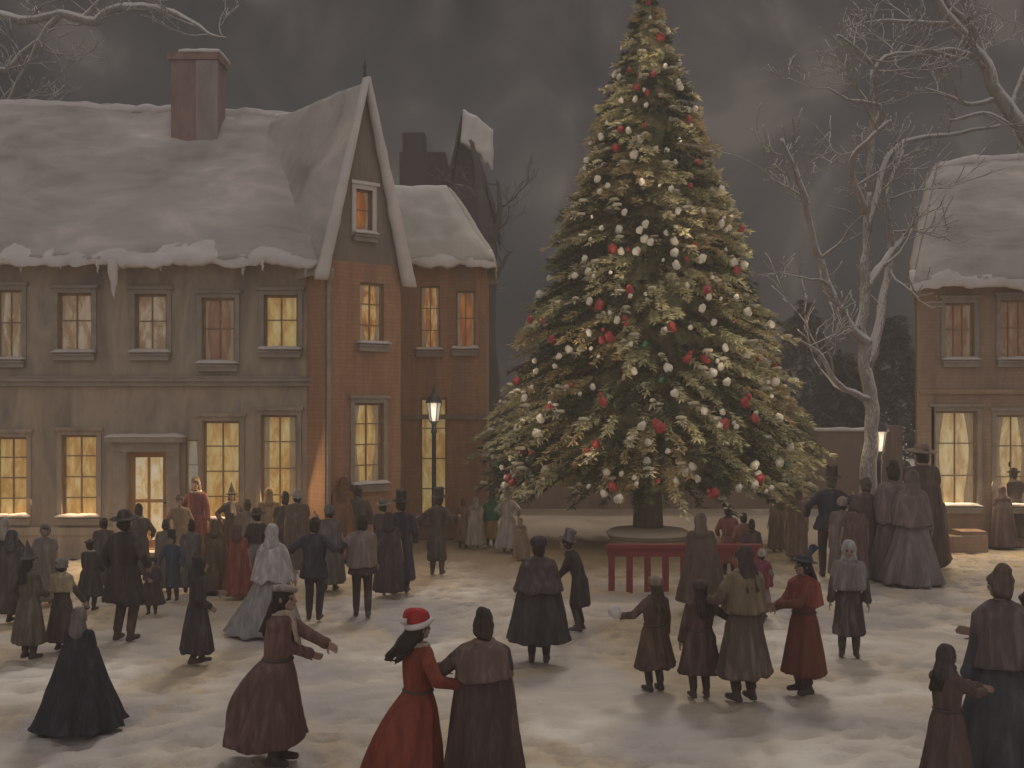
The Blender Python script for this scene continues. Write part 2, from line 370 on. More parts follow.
# ---------------------------------------------------------------- main (left) house
def left_house():
    t = thing('long_house', 'long ochre two storey house under a snow covered roof with lit windows', 'house', (-10.5, 24, 0))
    def part(name, g, m, parent=None, smooth=False, M=None):
        o = obj(name, g, m, parent or t, smooth=smooth, M=M or T0)
        return o
    W = Wall((-17.5, 24), (-4.02, 24)); zt = 6.42; T0 = Matrix.Translation((10.5,-24,0))
    up = [(-3,290,22,362),(58,293,92,355),(135,294,167,355),(202,298,235,366),(264,295,298,352)]
    lo = [(-4,437,27,519),(62,435,97,519),(203,421,240,522),(261,415,297,522)]
    side = (185,440,199,515)
    door = (128,452,168,553)
    hs = [W.rect(*r) for r in up]; hl = [W.rect(*r) for r in lo]; hd = W.rect(*door); hd = (hd[0], hd[1], .22, hd[3]); hside = W.rect(*side)
    W.M = T0 @ W.M
    ext = [(1.3,2.1,4.3,5.75),(3.4,4.2,4.3,5.75),(1.3,2.1,.9,2.6),(3.4,4.2,.9,2.6)]
    g = G(); holed(g, 0, W.len, 0, zt, hs+hl+ext+[hd, hside])
    g.add([(0,0,0),(0,8,0),(0,8,zt),(0,0,zt)], [(0,3,2,1)]); g.add([(0,8,0),(W.len,8,0),(W.len,8,zt),(0,8,zt)], [(0,3,2,1)])
    g.add([(W.len,0,0),(W.len,8,0),(W.len,8,zt),(W.len,0,zt)], [(0,1,2,3)])
    g.add([(.02,.30,0),(W.len-.02,.30,0),(W.len-.02,.30,zt),(.02,.30,zt)], [(0,1,2,3)])
    g.add([(0,0,zt),(0,8,zt),(0,4,11)], [(0,1,2)])
    part('wall', g, M_wallL, M=W.M)
    cols = [W_pale, W_pale, W_pale, W_dim, W_yel]
    for h, c in zip(hs, cols): window(W, h, t, c, 2, 2, surround=M_trim)
    for h, c in zip(hl, [W_yel, W_yel, W_yel, W_yel]): window(W, h, t, c, 2, 4, surround=M_wallL)
    for h in ext: window(W, h, t, W_pale, 2, 2)
    window(W, hside, t, glass('sidelight', [(.55,.50,.42),(.70,.66,.56)], 0.158), 1, 3, sill=False)
    # cornices
    g = G(); zc = W.uv(250, 386)[1]
    g.box((0,-.10,zc),(W.len,-.003,zc+.10)); g.box((0,-.16,zc+.10),(W.len,-.003,zc+.17)); part('string_course', g, M_trim, M=W.M)
    g = G(); g.slab((0,-.17,zc+.175),(W.len,-.17,zc+.175),(W.len,-.01,zc+.175),(0,-.01,zc+.175), th=.05, nu=90, nv=3, amp=.03, edge=.03, fr=2.5); part('snow', g, M_trim, smooth=True, M=W.M)
    g = G(); zp = W.uv(60, 521)[1]
    for a, b in ((0, hd[0]-.3), (hd[1]+.3, W.len)): g.box((a,-.10,zp-.30),(b,-.003,zp-.135)); g.box((a,-.07,0),(b,-.003,zp-.30))
    part('plinth', g, M_wallL, M=W.M)
    # door with surround, steps
    a, b, c, d = hd
    g = G(); g.box((a+.002,.10,c),(b-.002,.16,d-.002))
    dr = part('door', g, mat('door_wood', [(.30,.13,.07),(.42,.22,.12)], scale=(5,5,1), rough=.7), M=W.M)
    g = G(); m_ = (a+b)/2
    g.box((a+.14,.08,c+.18),(b-.14,.10,d-.12)); obj('pane', g, glass('door_glass', [(.72,.52,.22),(.80,.72,.48),(.82,.78,.62)], 0.259, (4,4,1.5)), dr, smooth=False, M=W.M)
    g = G(); g.box((m_-.03,.06,c+.18),(m_+.03,.08,d-.12)); g.box((a+.14,.065,c+1.0),(b-.14,.08,c+1.07)); obj('muntin', g, mat('ochre_wood', [(.42,.20,.05),(.5,.28,.1)]), dr, smooth=False, M=W.M)
    g = G(); g.ell((b-.09,.06,c+1.0),(.03,.04,.03)); obj('handle', g, M_iron, dr, M=W.M)
    g = G()
    g.box((a-.28,-.14,0),(a-.003,.05,d)); g.box((b+.003,-.14,0),(b+.28,.05,d)); g.box((a-.28,-.14,d+.003),(b+.28,.05,d+.22)); g.box((a-.40,-.28,d+.22),(b+.40,.02,d+.32))
    part('door_surround', g, M_trim, M=W.M)
    g = G(); g.slab((a-.42,-.3,d+.325),(b+.42,-.3,d+.325),(b+.42,.0,d+.325),(a-.42,.0,d+.325), th=.08, nu=16, nv=4, amp=.03, edge=.05, fr=3); part('snow', g, M_edge, smooth=True, M=W.M)
    g = G(); g.box((a-.5,-1.0,-.1),(b+.5,-.15,.11)); g.box((a-.5,-.6,.11),(b+.5,-.15,.21)); part('doorstep', g, M_trim, M=W.M)
    # roof
    e0, e1 = (-17.9,23.45,6.42), (-3.95,23.45,6.42); r0, r1 = (-17.9,28,11.25), (-5.3,28,10.75)
    g = G(); g.slab(e0, e1, r1, r0, th=.22, nu=110, nv=40, amp=.09, edge=.16, fr=.9)
    g.slab((-17.9,32.5,6.42), (-3.95,32.5,6.42), r1, r0, th=.18, nu=30, nv=10, amp=.05)
    g.slab((-3.95,23.45,6.42), (-3.95,32.5,6.42), (-5.3,28.02,10.75), (-5.3,27.98,10.75), th=.2, nu=20, nv=16, amp=.06)
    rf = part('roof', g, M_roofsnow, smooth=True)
    g = G(); g.slab((-17.9,23.36,6.30),(-3.95,23.36,6.30),(-3.98,24.0,6.85),(-17.9,24.0,6.85), th=.15, nu=150, nv=8, amp=.09, edge=.30, fr=1.1)
    obj('snow', g, M_edge, rf, M=T0)
    g = G(); g.slab((-17.9,27.7,11.05),(-5.35,27.7,10.55),(-5.35,28.25,10.6),(-17.9,28.25,11.1), th=.22, nu=100, nv=6, amp=.10, edge=.15, fr=1.4); obj('snow', g, M_edge, rf, M=T0)
    # chimney
    g = G(); x0, x1 = at(176,0,27).x, at(221,0,27).x
    g.box((x0,26.6,9.0),(x1,27.4,11.7)); g.box((x0-.07,26.53,11.7),(x1+.07,27.47,11.86))
    ch = obj('chimney', g, M_chim, rf, smooth=False, M=T0)
    g = G(); g.box((x1-.50,26.57,9.6),(x1+.03,26.63,11.69)); obj('side_snow', g, mat('chimney_side_snow', [(.24,.20,.19),(.36,.31,.29)], scale=(3,3,1), bump=.5), rf, smooth=False, M=T0)  # pale slab stands in for snow on the chimney's right side
    g = G(); g.slab((x0+.2,26.5,11.87),(x1+.1,26.5,11.87),(x1+.1,27.5,11.87),(x0+.3,27.5,11.87), th=.14, nu=12, nv=10, amp=.04, edge=.05, fr=2)
    obj('snow', g, M_edge, rf, M=T0)
    for px, yb, w in ((113,300,.15),(242,276,.07),(97,274,.05),(305,277,.06),(60,270,.05),(262,272,.05),(20,273,.05),(160,272,.05)):
        p = at(px, 262, 23.4); q = at(px+1, yb, 23.4)
        g = G(); n = 7; g.rings([((p.x+(q.x-p.x)*i/n+.015*math.sin(i*2), 23.4, p.z+.05+(q.z-p.z-.05)*i/n), [Vector((math.cos(a)*w*(1-i/n)**.8+.001, math.sin(a)*w*.5*(1-i/n)**.8, 0)) for a in [k*math.pi/5 for k in range(10)]]) for i in range(n+1)])
        obj('icicle', g, M_edge, t, M=T0)
left_house()

# ---------------------------------------------------------------- gabled tower house and wing
def gable_house():
    A = (-3.98, 23.4); u = Vector((.77,.64)).normalized(); wd = 1.93
    B = (A[0]+u.x*wd, A[1]+u.y*wd)
    W = Wall(A, B); t = thing('gabled_house', 'russet brick house with steep snow edged gable and lower wing beside the tree', 'house', ((A[0]+B[0])/2, (A[1]+B[1])/2, 0))
    ze = 6.45; zap = 10.35
    M = W.M; loc = Matrix.Translation(-Vector(t.location))
    M = loc @ W.M
    # children are parented to t, whose location is not the origin
    W2 = Wall(A, B); W2.M = M
    up = W.rect(360,283,384,346); lo = W.rect(354,403,383,486); at_ = W.rect(358.5,180,375.5,237)
    hu, hl = (up[0], up[1], up[2], up[3]), (lo[0], lo[1], max(.5, lo[2]), lo[3])
    g = G(); holed(g, 0, wd, 0, ze, [hu, hl], .2)
    D = 6.5
    for x, s_ in ((0, 1), (wd, -1)):
        q = [(x,0,0),(x,D,0),(x,D,ze),(x,0,ze)]; g.add(q, [(0,3,2,1) if s_ > 0 else (0,1,2,3)])
    g.add([(0,D,0),(wd,D,0),(wd,D,ze),(wd/2,D,zap),(0,D,ze)], [(0,1,2,3,4)])
    g.add([(.02,.28,0),(wd-.02,.28,0),(wd-.02,.28,ze),(wd/2,.28,zap-.3),(.02,.28,ze)], [(0,1,2,3,4)])
    obj('wall', g, M_brick, t, smooth=False, M=M)
    # gable triangle with attic opening
    g = G(); sl = (zap-ze)/(wd/2); a, b, c, d = at_
    a = max(a, (c-ze)/sl+.35); 
    L_ = lambda z: (z-ze)/sl; R_ = lambda z: wd-(z-ze)/sl
    a, b = wd/2-.21, wd/2+.21
    c = max(c, ze+.3); d = min(d, ze+1.6)
    def P(*p): g.add([(x, 0, z) for x, z in p], [tuple(range(len(p)))])
    P((0,ze),(wd,ze),(R_(c),c),(L_(c),c)); P((L_(c),c),(a,c),(a,d),(L_(d),d)); P((b,c),(R_(c),c),(R_(d),d),(b,d)); P((L_(d),d),(R_(d),d),(wd/2,zap))
    g.add([(a,0,c),(b,0,c),(b,0,d),(a,0,d),(a,.2,c),(b,.2,c),(b,.2,d),(a,.2,d)], [(0,4,5,1),(1,5,6,2),(2,6,7,3),(3,7,4,0)])
    obj('gable', g, M_brickhi, t, smooth=False, M=M)
    window(W2, (a,b,c,d), t, W_org, 1, 2, surround=M_edge)
    window(W2, hu, t, W_amb, 2, 3); window(W2, hl, t, W_yel, 2, 4, surround=M_trim)
    # steep roof
    g = G(); o = .16
    g.slab((-.14,-o,ze-.35),(-.14,D,ze-.35),(wd/2,D,zap+.02),(wd/2,-o,zap+.02), th=.12, nu=46, nv=34, amp=.05, edge=.08)
    g.slab((wd+.14,-o,ze-.35),(wd+.14,D,ze-.35),(wd/2,D,zap+.02),(wd/2,-o,zap+.02), th=.12, nu=30, nv=20, amp=.05, edge=.08)
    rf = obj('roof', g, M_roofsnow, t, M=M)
    g = G()                                    # snow packed along both verges
    for sx, w in ((0, .30), (1, .36)):
        n = 26; rs = []
        for i in range(n+1):
            v = i/n; z = ze-.45+(zap+.12-ze+.45)*v; x = (-.16 if sx == 0 else wd+.16)+((wd/2-(-.16)) if sx == 0 else -(wd/2+.16))*v
            w_ = w*(.72-.5*v)*(1+.3*noise.noise(Vector((i*.5, sx*7, 0))))+.03
            rs.append(((x, -.12, z), [Vector((math.cos(k*math.pi/6)*w_*.62, math.sin(k*math.pi/6)*.13, 0)) for k in range(12)]))
        g.rings(rs)
    obj('snow', g, M_edge, rf, M=M)
    g = G(); g.lathe([(.03,0),(.045,.1),(.02,.2),(.05,.27),(.012,.36),(.004,.62)], (wd/2,-.05,zap+.1)); obj('finial', g, M_iron, rf, M=M)
    g = G(); g.cap((.06,-.06,.2),(.06,-.06,5.9),.045,.045); g.cap((.06,-.06,5.9),(.06,-.2,6.2),.045,.06); obj('downpipe', g, M_trim, t, M=M)
    g = G(); g.slab((-.05,-.1,0.02),(wd+.05,-.1,0.02),(wd+.05,-.02,.9),(-.05,-.02,.9), th=.04, nu=12, nv=8, amp=.02); obj('plinth', g, M_brick, t, M=M)
    # lower wing on the right
    V = Wall((-5.4, 27.5), (-.66, 27.5)); V.M = loc @ V.M; ze2 = 6.85
    h1 = V.rect(420,286,440,352); h2 = V.rect(456,291,475,351); h3 = V.rect(420,398,447,500); h3 = (h3[0], h3[1], .5, h3[3])
    V.M = loc @ Wall((-5.4, 27.5), (-.66, 27.5)).M
    g = G(); holed(g, 0, V.len, 0, ze2, [h1, h2, h3], .2)
    for a_, b_ in (((V.len,0),(V.len,4)), ((V.len,4),(0,4))): g.add([(*a_,0),(*b_,0),(*b_,ze2),(*a_,ze2)], [(0,1,2,3)])
    g.add([(.02,.28,0),(V.len-.02,.28,0),(V.len-.02,.28,ze2),(.02,.28,ze2)], [(0,1,2,3)])
    obj('wall', g, M_brick, t, smooth=False, M=V.M)
    window(V, h1, t, W_amb, 2, 3); window(V, h2, t, W_org, 2, 2); window(V, h3, t, W_yel, 2, 4)
    g = G(); lm = loc
    e0, e1, r0, r1 = (-5.4,27.1,6.88), (-.45,27.1,6.88), (-5.4,29.5,9.2), (-1.75,29.5,9.15)
    g.slab(e0, e1, r1, r0, th=.2, nu=44, nv=18, amp=.07, edge=.15)
    g.slab((-5.4,31.8,6.88), (-.45,31.8,6.88), r1, r0, th=.15, nu=12, nv=6)
    g.slab(e1, (-.45,31.8,6.88), (-1.75,29.52,9.15), (-1.75,29.48,9.15), th=.15, nu=14, nv=10, amp=.05)
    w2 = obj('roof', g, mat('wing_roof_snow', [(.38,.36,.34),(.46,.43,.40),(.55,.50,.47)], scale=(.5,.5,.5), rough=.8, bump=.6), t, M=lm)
    g = G(); g.slab((-5.4,27.02,6.74),(-.38,27.02,6.74),(-.5,27.5,7.2),(-5.4,27.5,7.2), th=.12, nu=50, nv=6, amp=.08, edge=.18, fr=1.8)
    obj('snow', g, M_edge, w2, M=lm)
    g = G(); zc = 3.0; g.box((2.3,-.08,zc),(V.len+.05,-.003,zc+.12)); obj('string_course', g, M_brickhi, t, smooth=False, M=V.M)
gable_house()

# dark house far behind the wing
def far_house():
    Y = 42; a = at(446,200,Y); b = at(502,240,Y); ap = at(463,118,Y)
    t = thing('dark_house', 'tall dark house behind the wing with one snow patch on its peaked roof', 'house', (ap.x, Y, 0)); M = Matrix.Translation((-ap.x, -Y, 0))
    g = G(); x0, x1 = a.x, b.x-.3; ze = 10.4
    g.add([(x0,Y,0),(x1,Y,0),(x1,Y,ze),(ap.x,Y,ap.z-.2),(x0,Y,ze)], [(0,1,2,3,4)])
    g.add([(x0,Y+6,0),(x1,Y+6,0),(x1,Y+6,ze),(ap.x,Y+6,ap.z-.2),(x0,Y+6,ze)], [(4,3,2,1,0)])
    g.add([(x0,Y,0),(x0,Y+6,0),(x0,Y+6,ze),(x0,Y,ze)], [(0,3,2,1)]); g.add([(x1,Y,0),(x1,Y+6,0),(x1,Y+6,ze),(x1,Y,ze)], [(0,1,2,3)])
    obj('wall', g, M_dark, t, smooth=False, M=M)
    g = G()
    g.slab((x0-.15,Y-.3,ze-.2),(x0-.15,Y+6.3,ze-.2),(ap.x,Y+6.3,ap.z),(ap.x,Y-.3,ap.z), th=.15, nu=14, nv=12, amp=.04)
    g.slab((x1+.15,Y-.3,ze-.2),(x1+.15,Y+6.3,ze-.2),(ap.x,Y+6.3,ap.z),(ap.x,Y-.3,ap.z), th=.15, nu=14, nv=12, amp=.04)
    rf = obj('roof', g, M_dark, t, M=M)
    g = G(); g.slab(at(460,146,Y-1.0), at(493,168,Y-1.0), at(493,130,Y-.3), at(463,110,Y-.3), th=.16, nu=16, nv=14, amp=.12, edge=.9, fr=1.6)
    obj('snow', g, M_edge, rf, M=M)
    g = G(); p = at(400,135,Y); q = at(438,200,Y)
    g.box((p.x, Y-.2, 0), (q.x+.3, Y+2.5, p.z-.7)); g.box((p.x+.1, Y, p.z-.7), (p.x+.95, Y+1, p.z+.1)); obj('chimney', g, M_dark, rf, smooth=False, M=M)
far_house()

# ---------------------------------------------------------------- right house
def right_house():
    t = thing('corner_house', 'brown house with deep snow roof and glowing ground floor at the right edge', 'house', (12.5, 26, 0)); loc = Matrix.Translation((-12.5,-26,0))
    W = Wall((9.62, 26), (18.5, 26)); ze = 6.25
    wins = [(945,303,974,362),(1000,300,1030,362),(935,411,977,508),(996,415,1030,508)]
    hs = [W.rect(*r) for r in wins]; hs = [(h[0],h[1],max(.75,h[2]),h[3]) for h in hs]
    hs += [(5.6,6.4,4.3,5.7),(5.4,6.5,.8,3.0)]
    W.M = loc @ W.M
    g = G(); holed(g, 0, W.len, 0, ze, hs)
    g.add([(0,0,0),(3.1,8,0),(3.1,8,ze),(0,0,ze)], [(0,3,2,1)]); g.add([(W.len,0,0),(W.len,8,0),(W.len,8,ze),(W.len,0,ze)], [(0,1,2,3)]); g.add([(3.1,8,0),(W.len,8,0),(W.len,8,ze),(3.1,8,ze)], [(0,3,2,1)])
    g.add([(.02,.3,0),(W.len-.02,.3,0),(W.len-.02,.3,ze),(.02,.3,ze)], [(0,1,2,3)])
    obj('wall', g, M_wallR, t, smooth=False, M=W.M)
    gl = glass('window_glow', [(.60,.42,.20),(.74,.60,.32),(.80,.70,.45)], 0.23)
    for h, c, nx, nz in zip(hs, [W_dim, W_dim, gl, gl, W_dim, gl], [3,3,2,2,2,2], [2,2,3,3,2,3]): window(W, h, t, c, nx, nz, surround=M_trim)
    e0, e1, r0, r1 = (9.3,25.5,6.2), (19,25.5,6.2), (11.55,29.8,9.9), (19,29.8,10.6)
    g = G(); g.slab(e0, e1, r1, r0, th=.22, nu=60, nv=36, amp=.08, edge=.15, fr=1.0)
    g.slab((12.6,34.2,6.2), (19,34.2,6.2), r1, r0, th=.2, nu=20, nv=8)
    g.slab(e0, (12.6,34.2,6.2), (11.55,29.82,9.9), (11.55,29.78,9.9), th=.2, nu=20, nv=12, amp=.05)
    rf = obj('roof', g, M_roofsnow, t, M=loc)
    g = G(); g.slab((9.2,25.4,6.05),(19,25.4,6.05),(19,25.9,6.5),(9.35,25.9,6.5), th=.14, nu=90, nv=6, amp=.09, edge=.2, fr=1.7); obj('snow', g, M_edge, rf, M=loc)
    g = G(); g.slab((11.4,29.5,9.75),(19,29.5,10.35),(19,30.1,10.4),(11.5,30.1,9.8), th=.2, nu=50, nv=5, amp=.08, edge=.1, fr=1.5); obj('snow', g, M_edge, rf, M=loc)
    g = G(); zc = 3.62; g.box((0,-.1,zc),(W.len,-.003,zc+.1)); g.box((-.05,-.04,0),(.35,-.003,ze)); obj('string_course', g, M_wallR, t, smooth=False, M=W.M)
right_house()
def steps():
    x0, x1 = at(955,0,25).x, at(988,0,25).x
    t = thing('stone_block', 'low brown stone block against the foot of the corner house wall', 'block', ((x0+x1)/2, 25.4, 0))
    w = (x1-x0)/2+.05
    g = G(); g.box((-w,-.3,-.05),(w,.35,.34)); g.box((-w+.25,-.25,.34),(w,.35,.46)); obj('masonry', g, M_wallR, t, smooth=False)
    g = G(); g.slab((-w,-.3,.342),(w,-.3,.342),(w,-.26,.345),(-w,-.26,.345), th=.03, nu=16, nv=2, amp=.01, edge=.03); obj('snow', g, M_trim, t)
steps()

# ---------------------------------------------------------------- bare trees
def branchy(name, label, loc, trunk, subs, m, group='bare winter trees'):
    """trunk / subs = polylines [(x,y,z,r)...] in world; children get grown randomly"""
    t = thing(name, label, 'tree', loc, group=group); Lc = Vector(loc)
    g = G(); h = G()
    def tube(gg, pts, seg=8):
        rs = []
        for i, p in enumerate(pts):
            p0 = Vector(pts[max(0, i-1)][:3]); p1 = Vector(pts[min(len(pts)-1, i+1)][:3]); d = (p1-p0).normalized()
            x = d.cross(Vector((.3,.9,.1))).normalized(); y = d.cross(x)
            rs.append((Vector(p[:3])-Lc, [(x*math.cos(a)+y*math.sin(a))*p[3]*(1+.18*noise.noise(Vector(p[:3])*5+Vector((a,0,0)))) for a in [2*math.pi*k/seg for k in range(seg)]]))
        gg.rings(rs)
    def smooth(pts, n=5):
        out = []
        for i in range(len(pts)-1):
            a = pts[max(0,i-1)]; b = pts[i]; c = pts[i+1]; d = pts[min(len(pts)-1, i+2)]
            for k in range(n):
                u = k/n; q = []
                for j in range(4):
                    q.append(.5*((2*b[j])+(-a[j]+c[j])*u+(2*a[j]-5*b[j]+4*c[j]-d[j])*u*u+(-a[j]+3*b[j]-3*c[j]+d[j])*u**3))
                q[3] = max(.012, q[3]); w = .04+q[3]*.25
                q[0] += noise.noise(Vector(q[:3])*2.3)*w; q[2] += noise.noise(Vector(q[:3])*2.7+Vector((9,0,0)))*w
                out.append(tuple(q))
        out.append(pts[-1]); return out
    def grow(p, d, L, r, lev):
        pts = [(*p, r)]; n = 6; q = Vector(p)
        for i in range(n):
            d = (d+Vector((random.uniform(-.3,.3), random.uniform(-.3,.3), random.uniform(-.18,.28)))).normalized()
            q = q+d*L/n; pts.append((*q, max(.010, r*(1-(i+1)/n*.7))))
            if lev > 0 and i > 0 and random.random() < .75:
                dd = (d+Vector((random.uniform(-1,1), random.uniform(-.8,.8), random.uniform(-.4,.8)))).normalized()
                grow(q, dd, L*random.uniform(.4,.65), r*.45, lev-1)
        tube(h, pts, 5)
    T = smooth(trunk); tube(g, T, 12)
    for sb in subs:
        s_ = smooth(sb); tube(h, s_, 8)
        for q in s_[3::3]:
            if random.random() < .8:
                d = Vector((random.uniform(-1,1), random.uniform(-.7,.7), random.uniform(-.3,.9))).normalized()
                grow(Vector(q[:3]), d, random.uniform(.6,1.7), min(.04, q[3]*.5), 2)
    obj('trunk', g, m, t); obj('branches', h, m, t)
    return t
def ln(Y, *p):    # (px,py,r[,dY])
    out = []
    for q in p:
        y = Y+(q[3] if len(q) > 3 else 0); v = at(q[0], q[1], y); out.append((v.x, v.y, v.z, q[2]))
    return out
base = foot(868, 562); Yb = base.y
branchy('bare_tree', 'tall bare snow dusted tree between the christmas tree and the corner house', (base.x, base.y, 0),
    [(base.x, Yb, -.1, .27)]+ln(Yb, (867,530,.21),(868,480,.18),(872,430,.15),(868,380,.14),(862,340,.12),(864,290,.10),(866,240,.07),(870,190,.05)),
    [ln(Yb,(866,345,.13),(845,320,.11,-.2),(825,275,.09,-.3),(812,235,.075,-.4),(800,180,.06,-.5),(782,138,.035,-.6)),
     ln(Yb,(864,290,.10),(890,255,.08,.3),(905,235,.05,.5)),
     ln(Yb,(868,370,.12),(880,320,.10,.2),(892,255,.08,.4),(888,200,.06,.4),(902,150,.05,.6)),
     ln(Yb,(868,230,.08),(885,165,.07,.3),(905,142,.06,.6),(950,135,.05,1),(1000,125,.03,1.5)),
     ln(Yb,(867,215,.07),(850,165,.06,-.3),(868,140,.05,-.5),(890,120,.04,-.5)),
     ln(Yb,(870,190,.08),(872,120,.06,0),(878,62,.05,0),(930,52,.045,.3),(968,60,.04,.6)),
     ln(Yb,(872,130,.05),(880,105,.045,0),(850,100,.035,-.3),(828,88,.02,-.5)),
     ln(Yb,(876,70,.05),(860,50,.04,-.2),(838,35,.03,-.4)),
     ln(Yb,(875,400,.08),(840,385,.06,-.4),(818,352,.045,-.6),(800,340,.02,-.8))], M_bark)
b2 = Vector((12.2, 24.6, 0))
branchy('bare_tree', 'bare snowy tree leaning in over the roof of the corner house', (b2.x, b2.y, 0),
    [(12.6,24.3,-.1,.3),(12.9,24.2,3,.26),(12.6,24.2,6.5,.2)]+ln(24.2,(1035,150,.17),(1000,95,.15),(980,55,.13),(950,20,.11),(925,-20,.09),(915,-60,.05)),
    [ln(24.2,(1000,95,.09),(985,60,.08),(975,30,.07),(950,5,.06),(935,-30,.04)),
     ln(24.2,(978,55,.07),(950,50,.06),(920,55,.05),(890,58,.045),(870,72,.03)),
     ln(24.2,(955,25,.06),(920,22,.05),(880,20,.04),(845,28,.02)),
     ln(24.2,(1000,95,.06),(970,105,.05),(945,95,.04),(925,88,.03)),
     ln(24.2,(1010,110,.07),(1030,60,.05),(1060,20,.03)),
     ln(24.2,(1030,140,.06),(990,115,.05),(950,120,.03))], M_bark)
branchy('bare_tree', 'bare tree with snow laden boughs standing behind the long house', (-17.5, 31, 0),
    [(-17.5,31,-.1,.4),(-17.2,31,6,.32)]+ln(31,(-70,60,.26),(-40,0,.2),(-20,-60,.1)),
    [ln(31,(-60,60,.14),(-20,90,.10),(0,110,.06),(15,85,.04),(28,55,.02)),
     ln(31,(-40,0,.16),(20,20,.13),(60,14,.12),(95,22,.14),(110,10,.12),(150,8,.14),(185,18,.10),(205,32,.06),(226,38,.03)),
     ln(31,(60,14,.1),(40,40,.07),(22,75,.04),(0,100,.02)),
     ln(31,(-50,40,.12),(0,70,.09),(25,50,.06),(55,28,.03)),
     ln(31,(80,20,.09),(95,5,.08),(120,-15,.06))], M_bark)
branchy('bare_tree', 'dark slender tree rising between the brick wing and the christmas tree', (at(490,0,36).x, 36, 0),
    [(at(490,0,36).x,36,-.1,.35)]+ln(36,(490,400,.32),(487,320,.28),(489,250,.24),(482,200,.2),(478,165,.12),(470,140,.06)),
    [ln(36,(489,250,.14),(500,215,.1),(497,180,.05)), ln(36,(484,210,.12),(470,190,.08),(455,185,.04)), ln(36,(487,300,.1),(500,270,.07),(512,250,.04))], M_bark2)

# far evergreens and garden wall behind the right side
def needles(g, c, d, L, n, w, droop=.35, mi=0):
    """a spray: flat tufts of blades along direction d"""
    side = d.cross(Vector((0,0,1))).normalized()
    for i in range(n):
        t_ = random.random()**.8; p = c+d*L*t_+Vector((0,0,-droop*L*t_*t_))
        a = random.uniform(-1.25,1.25); q = (d*math.cos(a)+side*math.sin(a)+Vector((0,0,random.uniform(-.75,.3)))).normalized()
        l = w*random.uniform(2.0,4.2); s_ = q.cross(Vector((random.uniform(-.5,.5),random.uniform(-.5,.5),1))).normalized()*w*random.uniform(.3,.6)
        e = p+q*l; m_ = p+q*l*.5+Vector((0,0,w*.4))
        g.add([p-s_*.5, p+s_*.5, m_+s_, e, m_-s_], [(0,1,2,3,4)], mi)
def far_pine(px, ytop, Y, r, label):
    top = at(px, ytop, Y); t = thing('pine_tree', label, 'tree', (top.x, Y, 0), group='dark evergreens behind the square')
    g = G(); g.cap((0,0,-.1),(0,0,top.z*.9),.22,.05); obj('trunk', g, M_bark2, t)
    g = G(); H = top.z
    for i in range(420):
        v = random.random()**.75; z = H*(1-v*.92)+random.uniform(-.2,.2); rr = r*v*random.uniform(.65,1.1); a = random.uniform(0, 6.283)
        d = Vector((math.cos(a), math.sin(a), -.15)); needles(g, Vector((0,0,z))+d*rr*.5, d, rr*.6+.2, 16, .13)
    obj('crown', g, mat('far_needles', [(.085,.085,.09),(.13,.125,.125)], scale=(2,2,2), bump=0), t, smooth=False)
far_pine(805,305,44,3.0,'dark evergreen half hidden by the right side of the christmas tree')
far_pine(842,352,40,2.6,'dark evergreen just left of the bare tree trunk')
far_pine(893,318,46,2.8,'dark evergreen between the bare tree and the corner house')
far_pine(505,395,48,2.2,'small dark evergreen showing past the left of the christmas tree')
def garden_wall():
    t = thing('garden_wall', 'pinkish brown garden wall with snow on top behind the bare tree', 'wall', (8.5, 36, 0))
    g = G(); g.box((-8.5,-.15,-.1),(4.2,.15,2.5)); 
    for x in (-8.5,-5.3,-2.1,1.1,4.0): g.box((x-.2,-.25,-.1),(x+.2,.25,2.7))
    obj('masonry', g, mat('pink_masonry', [(.24,.18,.16),(.34,.26,.23)], scale=(1.5,1.5,.4), bump=.5, rough=.95), t, smooth=False)
    g = G(); g.slab((-8.6,-.22,2.5),(4.3,-.22,2.5),(4.3,.22,2.5),(-8.6,.22,2.5), th=.12, nu=70, nv=4, amp=.04, edge=.05, fr=2); obj('snow', g, M_edge, t)
garden_wall()

